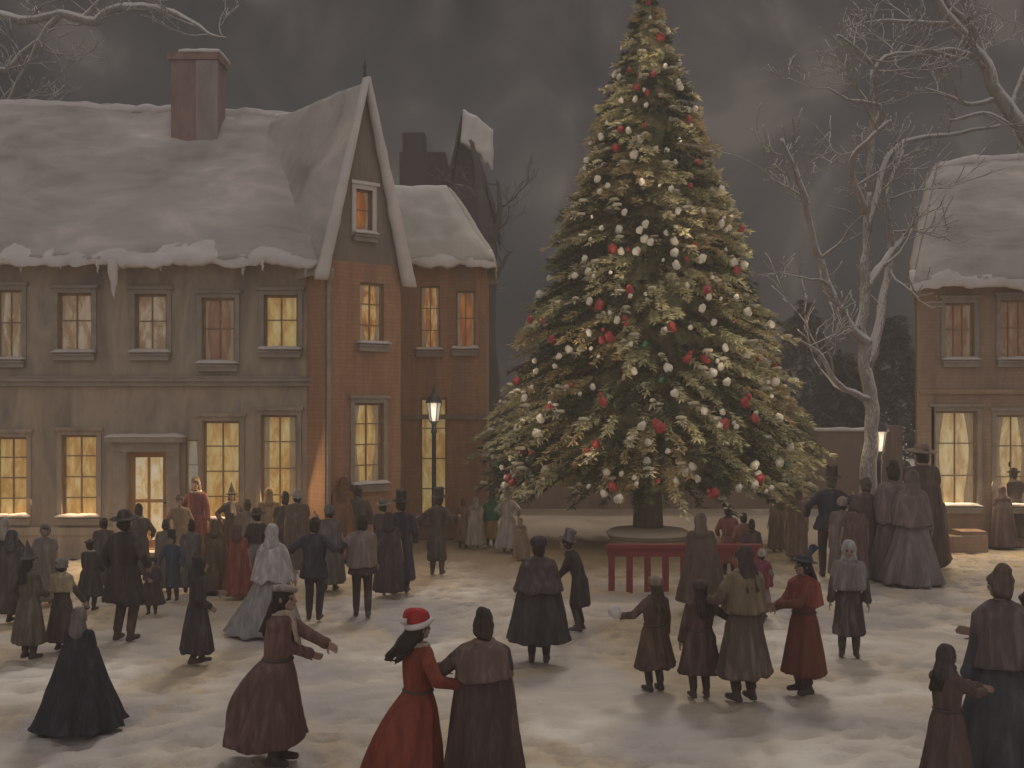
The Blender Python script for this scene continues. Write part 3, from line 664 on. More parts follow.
# ---------------------------------------------------------------- christmas tree
TX, TY, TZ, TH, TR = at(648,0,26).x, 26.0, .3, 13.25, 4.15
def prof(z):      # crown radius at height z
    v = (TH-z)/(TH-1.35)
    if v < 0: return 0
    return TR*(.10*v**.5+.90*v**.98)*(1+.05*math.sin(v*31)) if z > 1.3 else TR*.95
def xmas():
    t = thing('christmas_tree', 'towering decorated christmas tree in the middle of the square', 'tree', (TX, TY, 0))
    g = G(); g.lathe([(.42,.25),(.36,.5),(.33,1.2),(.26,4),(.16,8),(.05,12.6)], seg=18); obj('trunk', g, mat('fir_bark', [(.09,.07,.06),(.14,.11,.10)], scale=(6,6,1), bump=.6), t)
    gs = G(); sn = G()
    N = 2300
    for i in range(N):
        v = ((i+.5)/N)**.62; z = TH-(TH-1.7)*v+random.uniform(-.15,.15)
        a = i*2.39996+random.uniform(-.3,.3)
        rr = prof(z)*(1+.10*noise.noise(Vector((math.cos(a)*2, math.sin(a)*2, z*.9)))+.10*noise.noise(Vector((a*3, z*3, 1)))+(.12*random.random() if random.random() < .12 else 0))
        inn = random.random()
        d = Vector((math.cos(a), math.sin(a), -.12+.3*(1-v))).normalized()
        L = min(rr, .55+.75*random.random()+.3*v)
        k = noise.noise(Vector((math.cos(a)*rr*1.1, math.sin(a)*rr*1.1, z*1.1))+Vector((3,5,7)))+.35*random.uniform(-1,1)
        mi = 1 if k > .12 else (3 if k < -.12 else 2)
        if noise.noise(Vector((math.cos(a)*rr*.6, math.sin(a)*rr*.6, z*.6))+Vector((11,2,5))) > .22 and k > -.2: mi = 0  # gold sprays: warm glow among the boughs put into needle colour
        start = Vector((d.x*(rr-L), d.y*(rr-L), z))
        if inn < .25: start = start*1.0; start.x *= .75; start.y *= .75; mi = 3  # inner sprays take the dark tone: shade inside the crown as colour
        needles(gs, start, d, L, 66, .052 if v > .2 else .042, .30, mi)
        if inn > .84 and v > .03:
            c = start+d*L*.9+Vector((0,0,-.2*L)); needles(sn, c, d, .18, 12, .05, .3)
            sn.ell(c+Vector((0,0,.05)), (random.uniform(.05,.13), random.uniform(.05,.12), .045), 8, nz=.5)
    Fm = [mat('fir_glow', [(.46,.38,.22),(.60,.48,.28)], scale=(3,3,3), bump=0, rough=.8),
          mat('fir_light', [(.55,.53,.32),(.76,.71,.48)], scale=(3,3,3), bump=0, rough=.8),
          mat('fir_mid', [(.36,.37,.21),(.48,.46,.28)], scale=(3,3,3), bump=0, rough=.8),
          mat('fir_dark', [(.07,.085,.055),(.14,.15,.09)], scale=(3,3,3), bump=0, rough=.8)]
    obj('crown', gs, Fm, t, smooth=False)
    obj('snow', sn, mat('cream_frost', [(.42,.38,.28),(.58,.54,.44)], scale=(3,3,3), bump=.2), t, smooth=False)
    # dense inner mass of twigs so the middle does not see through
    g = G(); rs = []
    for j in range(40):
        z = 1.5+(TH-2)*j/39; off = []
        for k in range(48):
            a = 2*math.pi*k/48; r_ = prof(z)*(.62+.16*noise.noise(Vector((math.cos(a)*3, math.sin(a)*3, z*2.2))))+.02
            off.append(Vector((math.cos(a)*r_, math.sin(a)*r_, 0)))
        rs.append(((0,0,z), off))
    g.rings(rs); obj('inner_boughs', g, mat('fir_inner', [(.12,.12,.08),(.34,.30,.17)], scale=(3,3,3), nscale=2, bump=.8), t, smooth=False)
    p = thing('tree_plinth', 'low round snow topped stone plinth under the christmas tree', 'plinth', (TX, TY, 0))
    g = G(); g.lathe([(.93,-.1),(.9,.22),(.95,.24),(.95,.29)], seg=48); obj('stone_base', g, M_trim, p, smooth=False)
    g = G(); g.lathe([(.97,.292),(1.0,.34),(.88,.42),(.6,.46),(.3,.47)], seg=48); obj('snow', g, M_edge, p)
xmas()
def on_tree(px, py):      # first hit of the pixel ray with the crown surface
    Y = TY-TR-.5
    while Y < TY+.2:
        p = at(px, py, Y); rr = math.hypot(p.x-TX, p.y-TY)
        if rr < prof(p.z)*1.0: return p
        Y += .04
    p = at(px, py, TY-.1); a = prof(p.z)*.97
    p.x = TX+max(-a, min(a, p.x-TX)); return p
def decorations():
    Z2 = lambda x, y: (450+x/2.695, 190+y/2.695)
    Z1 = lambda x, y: (450+x/4, y/4)
    Z3 = lambda x, y: (450+x/4, 420+y/4)
    Z4 = lambda x, y: (680+x/4, 420+y/4)
    wh = [Z2(*p) for p in [(383,72),(470,60),(408,102),(455,105),(503,165),(541,140),(605,137),(638,122),(610,202),(372,217),(432,222),(197,237),(214,281),(683,55),(738,75),(757,75),(820,100),(673,188),(765,195),(707,235),(640,256),(697,288),(683,313),(772,288),(803,328),(527,280),(487,415),(400,448),(380,427),(375,385),(320,430),(228,460),(282,475),(232,488),(497,488),(707,492),(747,517),(385,530),(130,415),(165,412),(135,570),(165,553),(200,560),(90,515),(606,547),(270,575),(535,680),(586,703),(735,598),(765,628),(530,730),(865,362),(350,550),(450,350)]]
    wh += [Z1(*p) for p in [(540,300),(740,395),(685,400),(955,440),(965,500),(800,70),(785,420),(540,573),(605,547),(737,618),(824,594),(866,601),(902,648),(520,655),(590,715),(630,742),(768,728),(838,742),(885,754),(920,345),(870,125)]]
    wh += [Z3(*p) for p in [(360,50),(240,155),(207,190),(310,155),(378,198),(327,228),(215,260),(625,208),(615,295),(555,265),(675,315),(745,255),(790,165),(873,124),(785,95),(905,245),(990,235),(685,215),(125,148)]]
    wh += [Z4(*p) for p in [(70,235),(235,272),(345,285),(160,20),(225,25),(300,180),(315,220),(440,110),(365,270)]]
    rd = [Z2(*p) for p in [(485,270),(470,345),(475,360),(215,348),(252,350),(655,155),(785,105),(772,215),(692,270),(430,395),(410,405),(275,402),(600,370),(640,455),(648,440),(835,450),(893,475),(172,480),(180,515),(325,525),(405,550),(412,570),(565,640),(555,628),(393,685),(190,705),(30,735),(740,630),(803,558),(480,160)]]
    rd += [Z1(*p) for p in [(795,10),(715,280),(745,348),(780,500),(662,590),(840,145),(955,475)]]
    rd += [Z3(*p) for p in [(45,170),(60,188),(260,215),(235,230),(280,205),(250,250),(585,97),(650,268),(285,125),(850,30),(835,18)]]
    rd += [Z4(*p) for p in [(115,285),(140,290),(128,305)]]
    rr_ = random.Random(5)
    for i in range(85):
        y = 60+(485-60)*rr_.random()**.75; z = at(0,y,22.5).z; hw = prof(z)*F/24.5*.88; x = 648+hw*rr_.uniform(-1,1)
        (wh if i % 5 else rd).append((x, y))
    gr = [Z3(185,175), Z2(570,512), Z2(907,740), Z2(525,415), Z2(118,740)]
    def proto(name, m, group, r):
        t = thing(name, '', 'bauble', (0,0,-5), group=group)
        g = G(); g.ell((0,0,0), (r*.92, r, r*1.12), 18, nz=.45); obj('ball', g, m, t)
        g = G(); g.lathe([(r*.3,r*.98),(r*.3,r*1.22),(r*.1,r*1.25),(r*.06,r*1.5)], seg=10); obj('cap', g, M_iron, t)
        return t
    mw = mat('white_glass', [(.50,.47,.41),(.66,.61,.54)], scale=(9,9,9), rough=.3, bump=.1, emit=.04)
    mr = mat('red_glass', [(.24,.02,.025),(.40,.05,.05)], scale=(9,9,9), rough=.4, bump=.2, spec=.4)
    mg = mat('green_glass', [(.03,.11,.06),(.05,.18,.10)], scale=(9,9,9), rough=.4, bump=.2, spec=.4)
    zone = lambda x, y: ('in the narrow top' if y < 120 else 'in the upper boughs' if y < 220 else 'in the middle boughs' if y < 340 else 'in the wide lower boughs' if y < 430 else 'along the bottom fringe')
    side = lambda x: 'left of centre' if x < 620 else 'near the centre' if x < 680 else 'right of centre'
    for lst, m, nm, cn, grp in ((wh, mw, 'white_bauble', 'white', 'white baubles on the christmas tree'), (rd, mr, 'red_bauble', 'red', 'red baubles on the christmas tree'), (gr, mg, 'green_bauble', 'dark green', 'green baubles on the christmas tree')):
        P0 = None
        for i, (x, y) in enumerate(lst):
            p = on_tree(x, y); lab = '%s bauble hanging %s of the christmas tree, %s' % (cn, zone(x, y), side(x))
            s_ = random.uniform(.5,1.3)*(1.15 if cn != 'white' else 1)
            if P0 is None:
                P0 = proto(nm, m, grp, .070); P0.location = p; P0['label'] = lab; P0.scale = (s_,)*3
            else: dup(P0, p, random.random()*6, lab, s_)
decorations()
def tree_fill_lights():     # unseen warm point lights added just outside the crown to brighten it
    for i in range(72):
        v = ((i+.5)/72)**.6; z = TH-.4-(TH-2.0)*v; a = i*2.39996; r_ = prof(z)*1.05+.35
        if TX+math.cos(a)*r_ < .9 and TY+math.sin(a)*r_ > 24.5: continue
        l = bpy.data.lights.new('tree_fill_light', 'POINT'); l.energy = 6.0; l.color = (1,.79,.50); l.shadow_soft_size = .12
        o = bpy.data.objects.new('tree_fill_light', l); COL.objects.link(o); o.location = (TX+math.cos(a)*r_, TY+math.sin(a)*r_, z)
tree_fill_lights()
def lamps():
    def area(p, nrm, w, h, e, col=(1,.72,.38)):
        l = bpy.data.lights.new('window_light', 'AREA'); l.shape = 'RECTANGLE'; l.size = w; l.size_y = h; l.energy = e; l.color = col
        o = bpy.data.objects.new('window_light', l); COL.objects.link(o); o.location = p
        o.rotation_euler = Vector(nrm).to_track_quat('-Z', 'Y').to_euler()
    for px, y0, y1, w, e in ((12,437,519,.7,16),(80,435,519,.7,16),(148,455,550,.7,26),(222,421,520,.8,20),(279,415,520,.8,20)):
        q = at(px, (y0+y1)/2, 23.80); area(q, (0,-1,-.35), w, 1.6, e*2.0)
    q = at(368,445,23.75); area((q.x+.2, 23.65, q.z), (.55,-.8,-.3), .6, 1.5, 14)
    for px in (956,1012): q = at(px,460,25.75); area(q, (-.1,-1,-.35), .9, 2.0, 55, (1,.76,.45))
    for px in (430,466,365): q = at(px,320,23.2 if px == 365 else 27.1); area(q, (.1,-1,-.3), .4, 1.2, 4, (1,.6,.28))
    for (px, yf, yt) in ((434,548,383),(879,560,410)):
        f = foot(px, yf); H = (yf-yt)/(yf-HY)*CH; l = bpy.data.lights.new('lantern_light', 'POINT'); l.energy = 5; l.color = (1,.82,.58); l.shadow_soft_size = .15
        o = bpy.data.objects.new('lantern_light', l); COL.objects.link(o); o.location = (f.x, f.y-.35, H-.72)
    for k in range(5):  # unseen lights added under the boughs to warm the ground and plinth
        a = R(200+35*k); l = bpy.data.lights.new('tree_fill_light', 'POINT'); l.energy = 5; l.color = (1,.8,.5); l.shadow_soft_size = .2
        o = bpy.data.objects.new('tree_fill_light', l); COL.objects.link(o); o.location = (TX+3*math.cos(a), TY+2.6*math.sin(a), 1.25)
lamps()

# ---------------------------------------------------------------- red railing
def railing():
    a = foot(606, 590); b = foot(761, 590); w = (b.x-a.x)/2; c = (a+b)/2
    t = thing('red_railing', 'red painted wooden railing standing before the christmas tree', 'railing', c)
    H = .81
    g = G(); g.box((-w,-.09,H-.05),(w,.09,H+.02)); g.box((-w+.02,-.05,H-.20),(w-.02,.05,H-.052)); obj('top_rail', g, M_red, t, smooth=False)
    n = 9
    for i in range(n):
        x = -w+.1+(2*w-.2)*i/(n-1)
        g = G(); g.box((x-.055,-.048,-.05),(x+.055,.048,H-.202)); obj('post', g, M_red, t, smooth=False)
    g = G(); g.slab((-w,-.1,H+.021),(w,-.1,H+.021),(w,.1,H+.021),(-w,.1,H+.021), th=.018, nu=40, nv=4, amp=.012, edge=.02, fr=3); 
railing()

# ---------------------------------------------------------------- street lamps
def lamp(px, yf, ytop, label):
    f = foot(px, yf); H = (yf-ytop)/(yf-HY)*CH
    t = thing('street_lamp', label, 'lamp', f, group='black lantern street lamps'); k = H-.95
    g = G(); g.lathe([(.17,-.05),(.17,.12),(.12,.2),(.10,.55),(.055,.65),(.05,k-.25),(.075,k-.2),(.05,k-.1),(.06,k),(.12,k+.06)], seg=14); obj('pole', g, M_iron, t)
    g = G(); g.lathe([(.10,k+.06),(.165,k+.48)], seg=6); obj('lantern_glass', g, M_lampg, t, smooth=False)
    g = G()
    for i in range(6):
        a = i*math.pi/3; g.cap((.105*math.cos(a),.105*math.sin(a),k+.06),(.172*math.cos(a),.172*math.sin(a),k+.49),.012,.012,6)
    obj('lantern_frame', g, M_iron, t)
    g = G(); g.lathe([(.20,k+.48),(.19,k+.52),(.09,k+.68),(.05,k+.70),(.045,k+.78),(.012,k+.84),(.004,k+.95)], seg=12); obj('lantern_cap', g, M_iron, t)
lamp(434, 548, 383, 'black street lamp with white lantern in front of the brick wing')
lamp(879, 560, 410, 'black street lamp against the trunk of the bare tree')

#PEOPLE#
# ---------------------------------------------------------------- people
def WL(yaw, wx, wy, z=None):
    c, n = math.cos(R(yaw)), math.sin(R(yaw)); v = (c*wx+n*wy, -n*wx+c*wy)
    return v if z is None else (*v, z)
def kind_(c): return c[0] != 'cloak'
def rng_col(px):
    return [(.26,.20,.16),(.07,.055,.05),(.34,.29,.25),(.16,.10,.07)][px % 4]
SKIN_GRP = 'people gathered in the snowy square'
def ik(a, b, l1, l2, hint):
    a = Vector(a); b = Vector(b); d = b-a; L = d.length
    if L > (l1+l2)*.995: b = a+d*((l1+l2)*.995/L); d = b-a; L = d.length
    x = (l1*l1-l2*l2+L*L)/(2*L); h = math.sqrt(max(0, l1*l1-x*x)); n = d.normalized()
    p = Vector(hint); p = (p-n*p.dot(n)).normalized()
    return a+n*x+p*h, b
def hand(g, wrist, dirn, palm_n, side, curl=.5, k=1.0):
    """palm, four unequal fingers, thumb leaving the side of the palm"""
    w = Vector(wrist); d = Vector(dirn).normalized(); n = Vector(palm_n); n = (n-d*n.dot(d)).normalized(); s = d.cross(n)*side
    for i in range(4):
        o = (i-1.5)*.019*k
        g.cap(w+s*o*.7, w+d*.085*k+s*o, .016*k, .0125*k, 8)
    for i, l in enumerate((.068,.078,.073,.056)):
        o = (1.5-i)*.021*k; p = w+d*.085*k+s*o; dd = d
        for q in range(3):
            dd = (dd+n*curl*(.45 if q == 0 else .6)).normalized(); e = p+dd*l*k*(.44,.31,.25)[q]; g.cap(p, e, (.0105-.001*q)*k, (.0098-.001*q)*k, 7); p = e
    p = w+d*.022*k+s*.030*k; e = p+(d*.6+s*.75+n*.25).normalized()*.042*k; g.cap(p, e, .0135*k, .0115*k, 8)
    e2 = e+(d*.9+s*.15+n*.35).normalized()*.034*k; g.cap(e, e2, .011*k, .009*k, 8)

def person(px, yt, yf, yaw, label, coat=('coat', .35, .27), cc=(.12,.09,.08), c2=None, hat=None, hc=(.08,.07,.07), hair='bun', hrc=(.06,.045,.04),
           lh=None, rh=None, lean=0, skirt=None, trousers=(.09,.075,.07), cape=None, scarf=None, apron=None, stride=0, near=0, wide=1.0, H=None, bustle=0, tilt=0, side=0, gloves=None, skin=None):
    dk = lambda c: tuple(x*(.86 if sum(c) < .5 else .95) for x in c) if c else c
    cc = dk(cc); hc = dk(hc); c2 = dk(c2); trousers = dk(trousers); hrc = tuple(x*.6 for x in hrc); ccol = rng_col(px)
    f = foot(px, yf); hgt = (yf-yt)/(yf-HY)*CH
    add = {'top':.17,'santa':.12,'bonnet':.02,'fur':.06,'brim':.06,'point':.22,'hood':.03,'feather':.16,'cap':.04,'beret':.05,'scarf':.02,'updo':.10}.get(hat, 0 if hat is None else .03)
    sc = hgt/(1.70+add)
    t = thing('person', label, 'person', f, R(yaw), SKIN_GRP, sc)
    rnd = random.Random(px*7+yt)
    if not near:
        side = side or rnd.uniform(-.07,.07); lean = lean or rnd.uniform(0,.12)
        lh = lh or (-rnd.uniform(.20,.30), -rnd.uniform(.05,.30), rnd.uniform(.82,1.02)) if kind_(coat) else lh
        rh = rh or (rnd.uniform(.20,.30), -rnd.uniform(.05,.30), rnd.uniform(.82,1.02)) if kind_(coat) else rh
    ly = lambda z: -lean*max(0, z-.92)               # leaning forward = toward -y
    J = lambda x, y, z: Vector((x+side*max(0, z-.9), y+ly(z), z))
    # --- body
    g = G(); hd = J(0, -.015-.03*tilt, 1.575)
    rot = Matrix.Rotation(-R(tilt*25), 3, 'X')
    def h(x, y, z): return hd+rot @ Vector((x, y, z))
    g.ell(h(0,.012,.025), (.076,.094,.098), 18, rot=rot); g.ell(h(0,-.03,-.045), (.054,.056,.066), 14, rot=rot)
    g.cap(h(0,-.092,.018), h(0,-.112,-.022), .010, .017, 8); g.cap(h(0,-.07,-.088), h(0,-.082,-.082), .02, .018, 8)      # nose, chin
    g.cap(h(-.05,-.074,.028), h(.05,-.074,.028), .012, .012, 8)                                                        # brow
    g.cap(h(-.018,-.088,-.055), h(.018,-.088,-.055), .010, .010, 8)
    for s_ in (-1, 1): g.ell(h(s_*.078,.012,-.005), (.012,.02,.032), 8, rot=rot); g.ell(h(s_*.038,-.066,-.025), (.022,.02,.025), 8)
    g.cap(J(0,.012,1.38), hd+Vector((0,.012,-.06)), .058, .05)
    g.cap(J(0,0,1.22), J(0,0,1.33), .135, .10, 16, flat=.72, up=(1,0,0)); g.cap(J(0,0,1.0), J(0,0,1.18), .115, .13, 16, flat=.75, up=(1,0,0)); g.cap(J(0,0,.88), J(0,0,.98), .15, .12, 16, flat=.75, up=(1,0,0))
    sw = .150*(1.12 if trousers and not skirt and coat[0] != 'gown' else 1.0)
    sh = {s_: J(s_*sw, .005, 1.35) for s_ in (-1, 1)}
    g.cap(J(0,0,1.36), sh[-1], .06, .05); g.cap(J(0,0,1.36), sh[1], .06, .05)
    W_ = {}
    hk = 1.0 if near else 1.12
    for s_, tgt in ((-1, lh), (1, rh)):
        spec = tgt or (s_*.27, -.07, .83)
        tv = Vector(spec); tv = Vector((tv.x+side*max(0, tv.z-.9), tv.y+(ly(tv.z) if tgt is None else 0), tv.z))
        hint = (s_*.6, .5, -.5) if tv.z > 1.0 else (s_*.5, .8, 0)
        el, wr = ik(sh[s_], tv, .28, .25, hint)
        g.cap(sh[s_], el, .052, .040); g.cap(el, wr, .040, .026)
        dn = (wr-el).normalized(); pn = Vector((-s_, 0, .0)) if abs(dn.x) < .75 else Vector((0, -.3, -1))
        hand(g, wr, dn, pn, s_, .35 if not near else .25, hk); W_[s_] = (el, wr)
    # legs; stride = one foot forward
    ft = {}
    for s_ in (-1, 1):
        fy = -stride*s_; hip = Vector((s_*.09, 0, .90)); an = Vector((s_*(.10+.03*abs(stride)), fy, .085 if fy <= 0.05 else .12)); kn, an = ik(hip, an, .42, .42, (0,-1,0))
        g.cap(hip, kn, .083, .055); g.cap(kn, an, .055, .038); g.cap(an+Vector((0,.02,-.045)), an+Vector((s_*.02,-.13,-.055)), .037, .028); ft[s_] = (hip, kn, an)
    body = obj('body', g, skin or M_skin, t, voxel=.0085 if near else .0125, sm=1)
    # --- boots and trousers
    showlegs = coat[1] > .12
    for s_ in (-1, 1):
        hip, kn, an = ft[s_]
        if showlegs:
            g = G(); g.cap(kn*.35+an*.65, an, .058, .050); g.cap(an+Vector((0,.025,-.045)), an+Vector((s_*.02,-.14,-.052)), .047, .036); g.box((an.x-.035, an.y+.0, an.z-.089), (an.x+.035, an.y+.07, an.z-.04))
            obj('boot', g, M_boot, t, voxel=.014, sm=2)
    if trousers and coat[1] > .2:
        g = G()
        for s_ in (-1, 1): hip, kn, an = ft[s_]; g.cap(hip, kn, .10, .075); g.cap(kn, an+Vector((0,0,.06)), .075, .060)
        obj('trousers', g, cloth(trousers), t, voxel=.02, sm=2)
    # --- coat / gown / cloak: rings from collar to hem, folds growing downwards
    kind, hz, hr = coat[:3]
    def garment(hz, hr, z0=1.44, waist=.155, chest=.19, folds=11, amp=.07, sleeves=True, bust=0, cloak=False, sweep=(0,0)):
        g = G(); n = 34; rs = []; ph = rnd.random()*6; S_ = 56; f2 = folds+rnd.randint(2,4)
        for i in range(n+1):
            v = i/n; z = z0+(hz-z0)*v
            if cloak:
                u = (z0-z)/(z0-hz); r = .085+(.235-.085)*min(1, u*4.5)**.75+(max(hr,.26)-.235)*max(0, u-.1)/.9; rx, ry = r*(1.0 if u > .3 else 1.0), r*(.66+.28*u)
            elif z > 1.36: u = (z0-z)/(z0-1.36+1e-6); rx, ry = .075+(chest-.065)*u**.7, .085+.05*u
            elif z > 1.0: u = (1.36-z)/.36; rx, ry = chest*(1-u)+waist*u+.012*math.sin(u*3.14), .125+.01*math.sin(u*3.14)
            else: u = (1.0-z)/(1.0-hz+1e-6); e = u**.8; rx, ry = waist+(hr-waist)*e+.02*math.sin(min(1,u*3)*3.14), .125+(hr*.86-.125)*e
            lowness = max(0, (1.05-z)/1.05); off = []
            for k in range(S_):
                a = 2*math.pi*k/S_; wav = math.sin(folds*a+ph+1.5*v)+.55*math.sin(f2*a-ph*2)+.5*noise.noise(Vector((a*2, z*3, px)))
                fo = 1+amp*lowness**.8*wav+.015*wav
                bx = bust*max(0, math.sin(a))**1.2*max(0, math.sin(math.pi*min(1, max(0, (1.02-z)/.9))))
                off.append(Vector((math.cos(a)*rx*fo*wide, math.sin(a)*ry*fo+bx, (.020*wav+.03*noise.noise(Vector((a*3, px, 2)))*2 if i >= n-1 else 0))))
            c = J(0, 0, z); c.x += sweep[0]*max(0, 1.0-z)**1.3; c.y += sweep[1]*max(0, 1.0-z)**1.3
            rs.append((c, off))
        g.rings(rs)
        if z0 > 1.3:
            for s_ in (-1, 1): g.cap(J(0,.005,1.375), sh[s_]+Vector((0,0,-.012)), .085, .074)
        if cloak:
            for s_ in (-1, 1): el = sh[s_]*.5+W_[s_][0]*.5; g.cap(sh[s_], el if el.z > hz+.10 else sh[s_], .078, .075)
        if sleeves:
            for s_ in (-1, 1):
                el, wr = W_[s_]; g.cap(sh[s_]-Vector((s_*.005,0,.012)), el, .074, .063); dn = (wr-el); g.cap(el, wr-dn*.04, .062, .052)
                g.cap(wr-dn*.13, wr-dn*.06, .060, .060)
        return g
    sweep = WL(yaw, *coat[3]) if len(coat) > 3 else (0,0)
    vx = .015 if near else .021
    if kind == 'coat': obj('coat', garment(hz, hr, folds=8, amp=.085, bust=bustle, sweep=sweep), cloth(cc, c2), t, voxel=vx, sm=1)
    elif kind == 'gown': obj('gown', garment(hz, hr, folds=9, amp=.12, waist=.135, bust=bustle, sweep=sweep), cloth(cc, c2), t, voxel=vx, sm=1)
    elif kind == 'cloak':
        obj('cloak', garment(hz, hr, folds=8, amp=.12, sleeves=False, cloak=True, sweep=sweep), cloth(cc, c2), t, voxel=vx, sm=1)
        if lh or rh:
            g = G()
            for s_, q in ((-1, lh), (1, rh)):
                if q: el, wr = W_[s_]; g.cap(sh[s_], el, .075, .065); g.cap(el, wr-(wr-el)*.05, .065, .055)
            obj('sleeve', g, cloth(cc, c2), t, voxel=vx, sm=1)
    if skirt: obj('skirt', garment(skirt[0], skirt[1], z0=1.02, waist=.15, folds=10, amp=.12, sleeves=False, bust=bustle, sweep=WL(yaw, *skirt[3]) if len(skirt) > 3 else sweep), cloth(skirt[2]), t, voxel=vx, sm=1)
    if cape:   # (hem z, radius, colour)
        obj('shawl', garment(cape[0], cape[1], z0=1.46, folds=7, amp=.07, sleeves=False, cloak=True), cloth(cape[2]), t, voxel=vx, sm=2)
    if apron:
        g = G(); n = 10
        g.rings([(J(0,-.02,1.0-.75*i/n), [Vector((math.cos(a)*(.14+.05*i/n), math.sin(a)*(.15+.13*i/n), 0)) for a in [R(200)+R(140)*k/12 for k in range(13)]]+[Vector((math.cos(a)*(.12+.05*i/n), math.sin(a)*(.13+.13*i/n), 0)) for a in [R(340)-R(140)*k/12 for k in range(13)]]) for i in range(n+1)])
        obj('apron', g, cloth(apron), t)
    if scarf:
        g = G(); n = 22; rs = []
        c = J(0, .0, 1.435)
        for i in range(n):
            a = 2*math.pi*i/n; b = 2*math.pi*(i+1)/n
            g.cap(c+Vector((math.cos(a)*.078, math.sin(a)*.078, .012*math.sin(2*a))), c+Vector((math.cos(b)*.078, math.sin(b)*.078, .012*math.sin(2*b))), .036, .036, 8)
        g.cap(c+Vector((.04,-.09,-.01)), c+Vector((.06,-.15,-.30)), .034, .042, 8, flat=.5); g.cap(c+Vector((-.01,-.09,-.01)), c+Vector((-.02,-.16,-.24)), .034, .040, 8, flat=.5)
        obj('scarf', g, cloth(scarf), t, voxel=.014, sm=2)
    if near or px % 3 == 0:
        g = G(); n = 20; c = J(0, .004, 1.425)
        if kind != 'cloak' and not scarf and not cape:
            for i in range(n):
                a = 2*math.pi*i/n; b = 2*math.pi*(i+1)/n
                g.cap(c+Vector((math.cos(a)*.088, math.sin(a)*.095, .01*math.sin(a))), c+Vector((math.cos(b)*.088, math.sin(b)*.095, .01*math.sin(b))), .030, .030, 8)
            obj('collar', g, cloth(ccol), t, voxel=.012, sm=1)
        if kind in ('coat', 'gown'):
            g = G(); c = J(0, 0, 1.0)
            for i in range(28):
                a = 2*math.pi*i/28; b = 2*math.pi*(i+1)/28; w_ = (.158 if kind == 'coat' else .14)*wide
                g.cap(c+Vector((math.cos(a)*w_, math.sin(a)*.132, 0)), c+Vector((math.cos(b)*w_, math.sin(b)*.132, 0)), .017, .017, 6)
            obj('belt', g, M_boot, t)
            g = G()
            for i in range(5): q = J(0, -.128-.004*i, 1.30-.10*i); g.ell((q.x+.02, q.y-.010, q.z), (.013,.009,.013), 8)
            obj('buttons', g, M_boot, t)
    # --- hair
    g = G()
    if hair and hat not in ('hood',):
        g.ell(h(0,.026,.034), (.096,.106,.106), 22, rot=rot, nz=.3); 
        g.ell(h(0,.045,-.03), (.090,.088,.098), 16, rot=rot, nz=.35); g.ell(h(0,.06,.02), (.075,.062,.08), 14, rot=rot)
        if hair == 'bun': g.ell(h(0,.105,.045), (.048,.045,.048), 12, nz=.6)
        if hair == 'updo': g.ell(h(0,.05,.125), (.07,.072,.055), 14, nz=.2); g.ell(h(.01,.06,.155), (.05,.048,.04), 12, nz=.2)
        if hair == 'long':
            for k in range(16):
                a = R(15+150*k/15); o = Vector((math.cos(a)*.07, math.sin(a)*.075+.02, .0))
                p = h(*o); q = p
                for m_ in range(4): q2 = q+Vector((rnd.uniform(-.025,.025)+(.0), .022+rnd.uniform(-.01,.02), -.085+rnd.uniform(-.02,.02))); g.cap(q, q2, .028-.004*m_, .024-.004*m_, 7); q = q2
        if hair == 'blown':
            for k in range(20):
                a = R(15+150*k/19); p = h(math.cos(a)*.07, math.sin(a)*.075+.02, .02*rnd.uniform(-2,1)); q = p
                for m_ in range(5): q2 = q+Vector((rnd.uniform(-.02,.02), .035+rnd.uniform(0,.035), -.068+.012*m_+rnd.uniform(-.02,.02))); g.cap(q, q2, .032-.005*m_, .027-.005*m_, 7); q = q2
        # keep the face clear
        obj('hair', g, mat('hair_%02d%02d%02d' % tuple(int(c*100) for c in hrc), [tuple(c*.7 for c in hrc), tuple(c*1.6 for c in hrc)], scale=(30,30,3), rough=.7, bump=.5), t, voxel=.012, sm=1)
    # --- headgear
    hm = cloth(hc)
    g = G(); bk = Matrix.Rotation(-R(8), 3, 'X') @ rot
    if hat == 'top': g.lathe([(.085,.06),(.165,.065),(.168,.075),(.098,.085),(.094,.16),(.102,.255),(.098,.265),(.01,.268)], h(0,.012,0), rot=bk, sy=1.08)
    elif hat == 'brim': g.lathe([(.08,.05),(.20,.045),(.205,.055),(.10,.078),(.096,.12),(.07,.16),(.02,.17)], h(0,.012,0), rot=bk)
    elif hat == 'bonnet':
        g.ell(h(0,.035,.035), (.108,.115,.122), 20, rot=rot, nz=.15); g.lathe([(.095,0),(.135,.05),(.138,.056),(.10,.012)], h(0,-.045,.03), rot=rot @ Matrix.Rotation(R(100),3,'X'), sy=1.15)
        g.cap(h(.08,-.02,-.05), h(.02,-.06,-.11), .014, .012, 8); g.cap(h(-.08,-.02,-.05), h(-.02,-.06,-.11), .014, .012, 8)
    elif hat in ('hood', 'scarf'):
        g.ell(h(0,.035,.03), (.112,.118,.128), 20, rot=rot, nz=.2); g.cap(h(0,.05,-.04), J(0,.04,1.40), .10, .135)
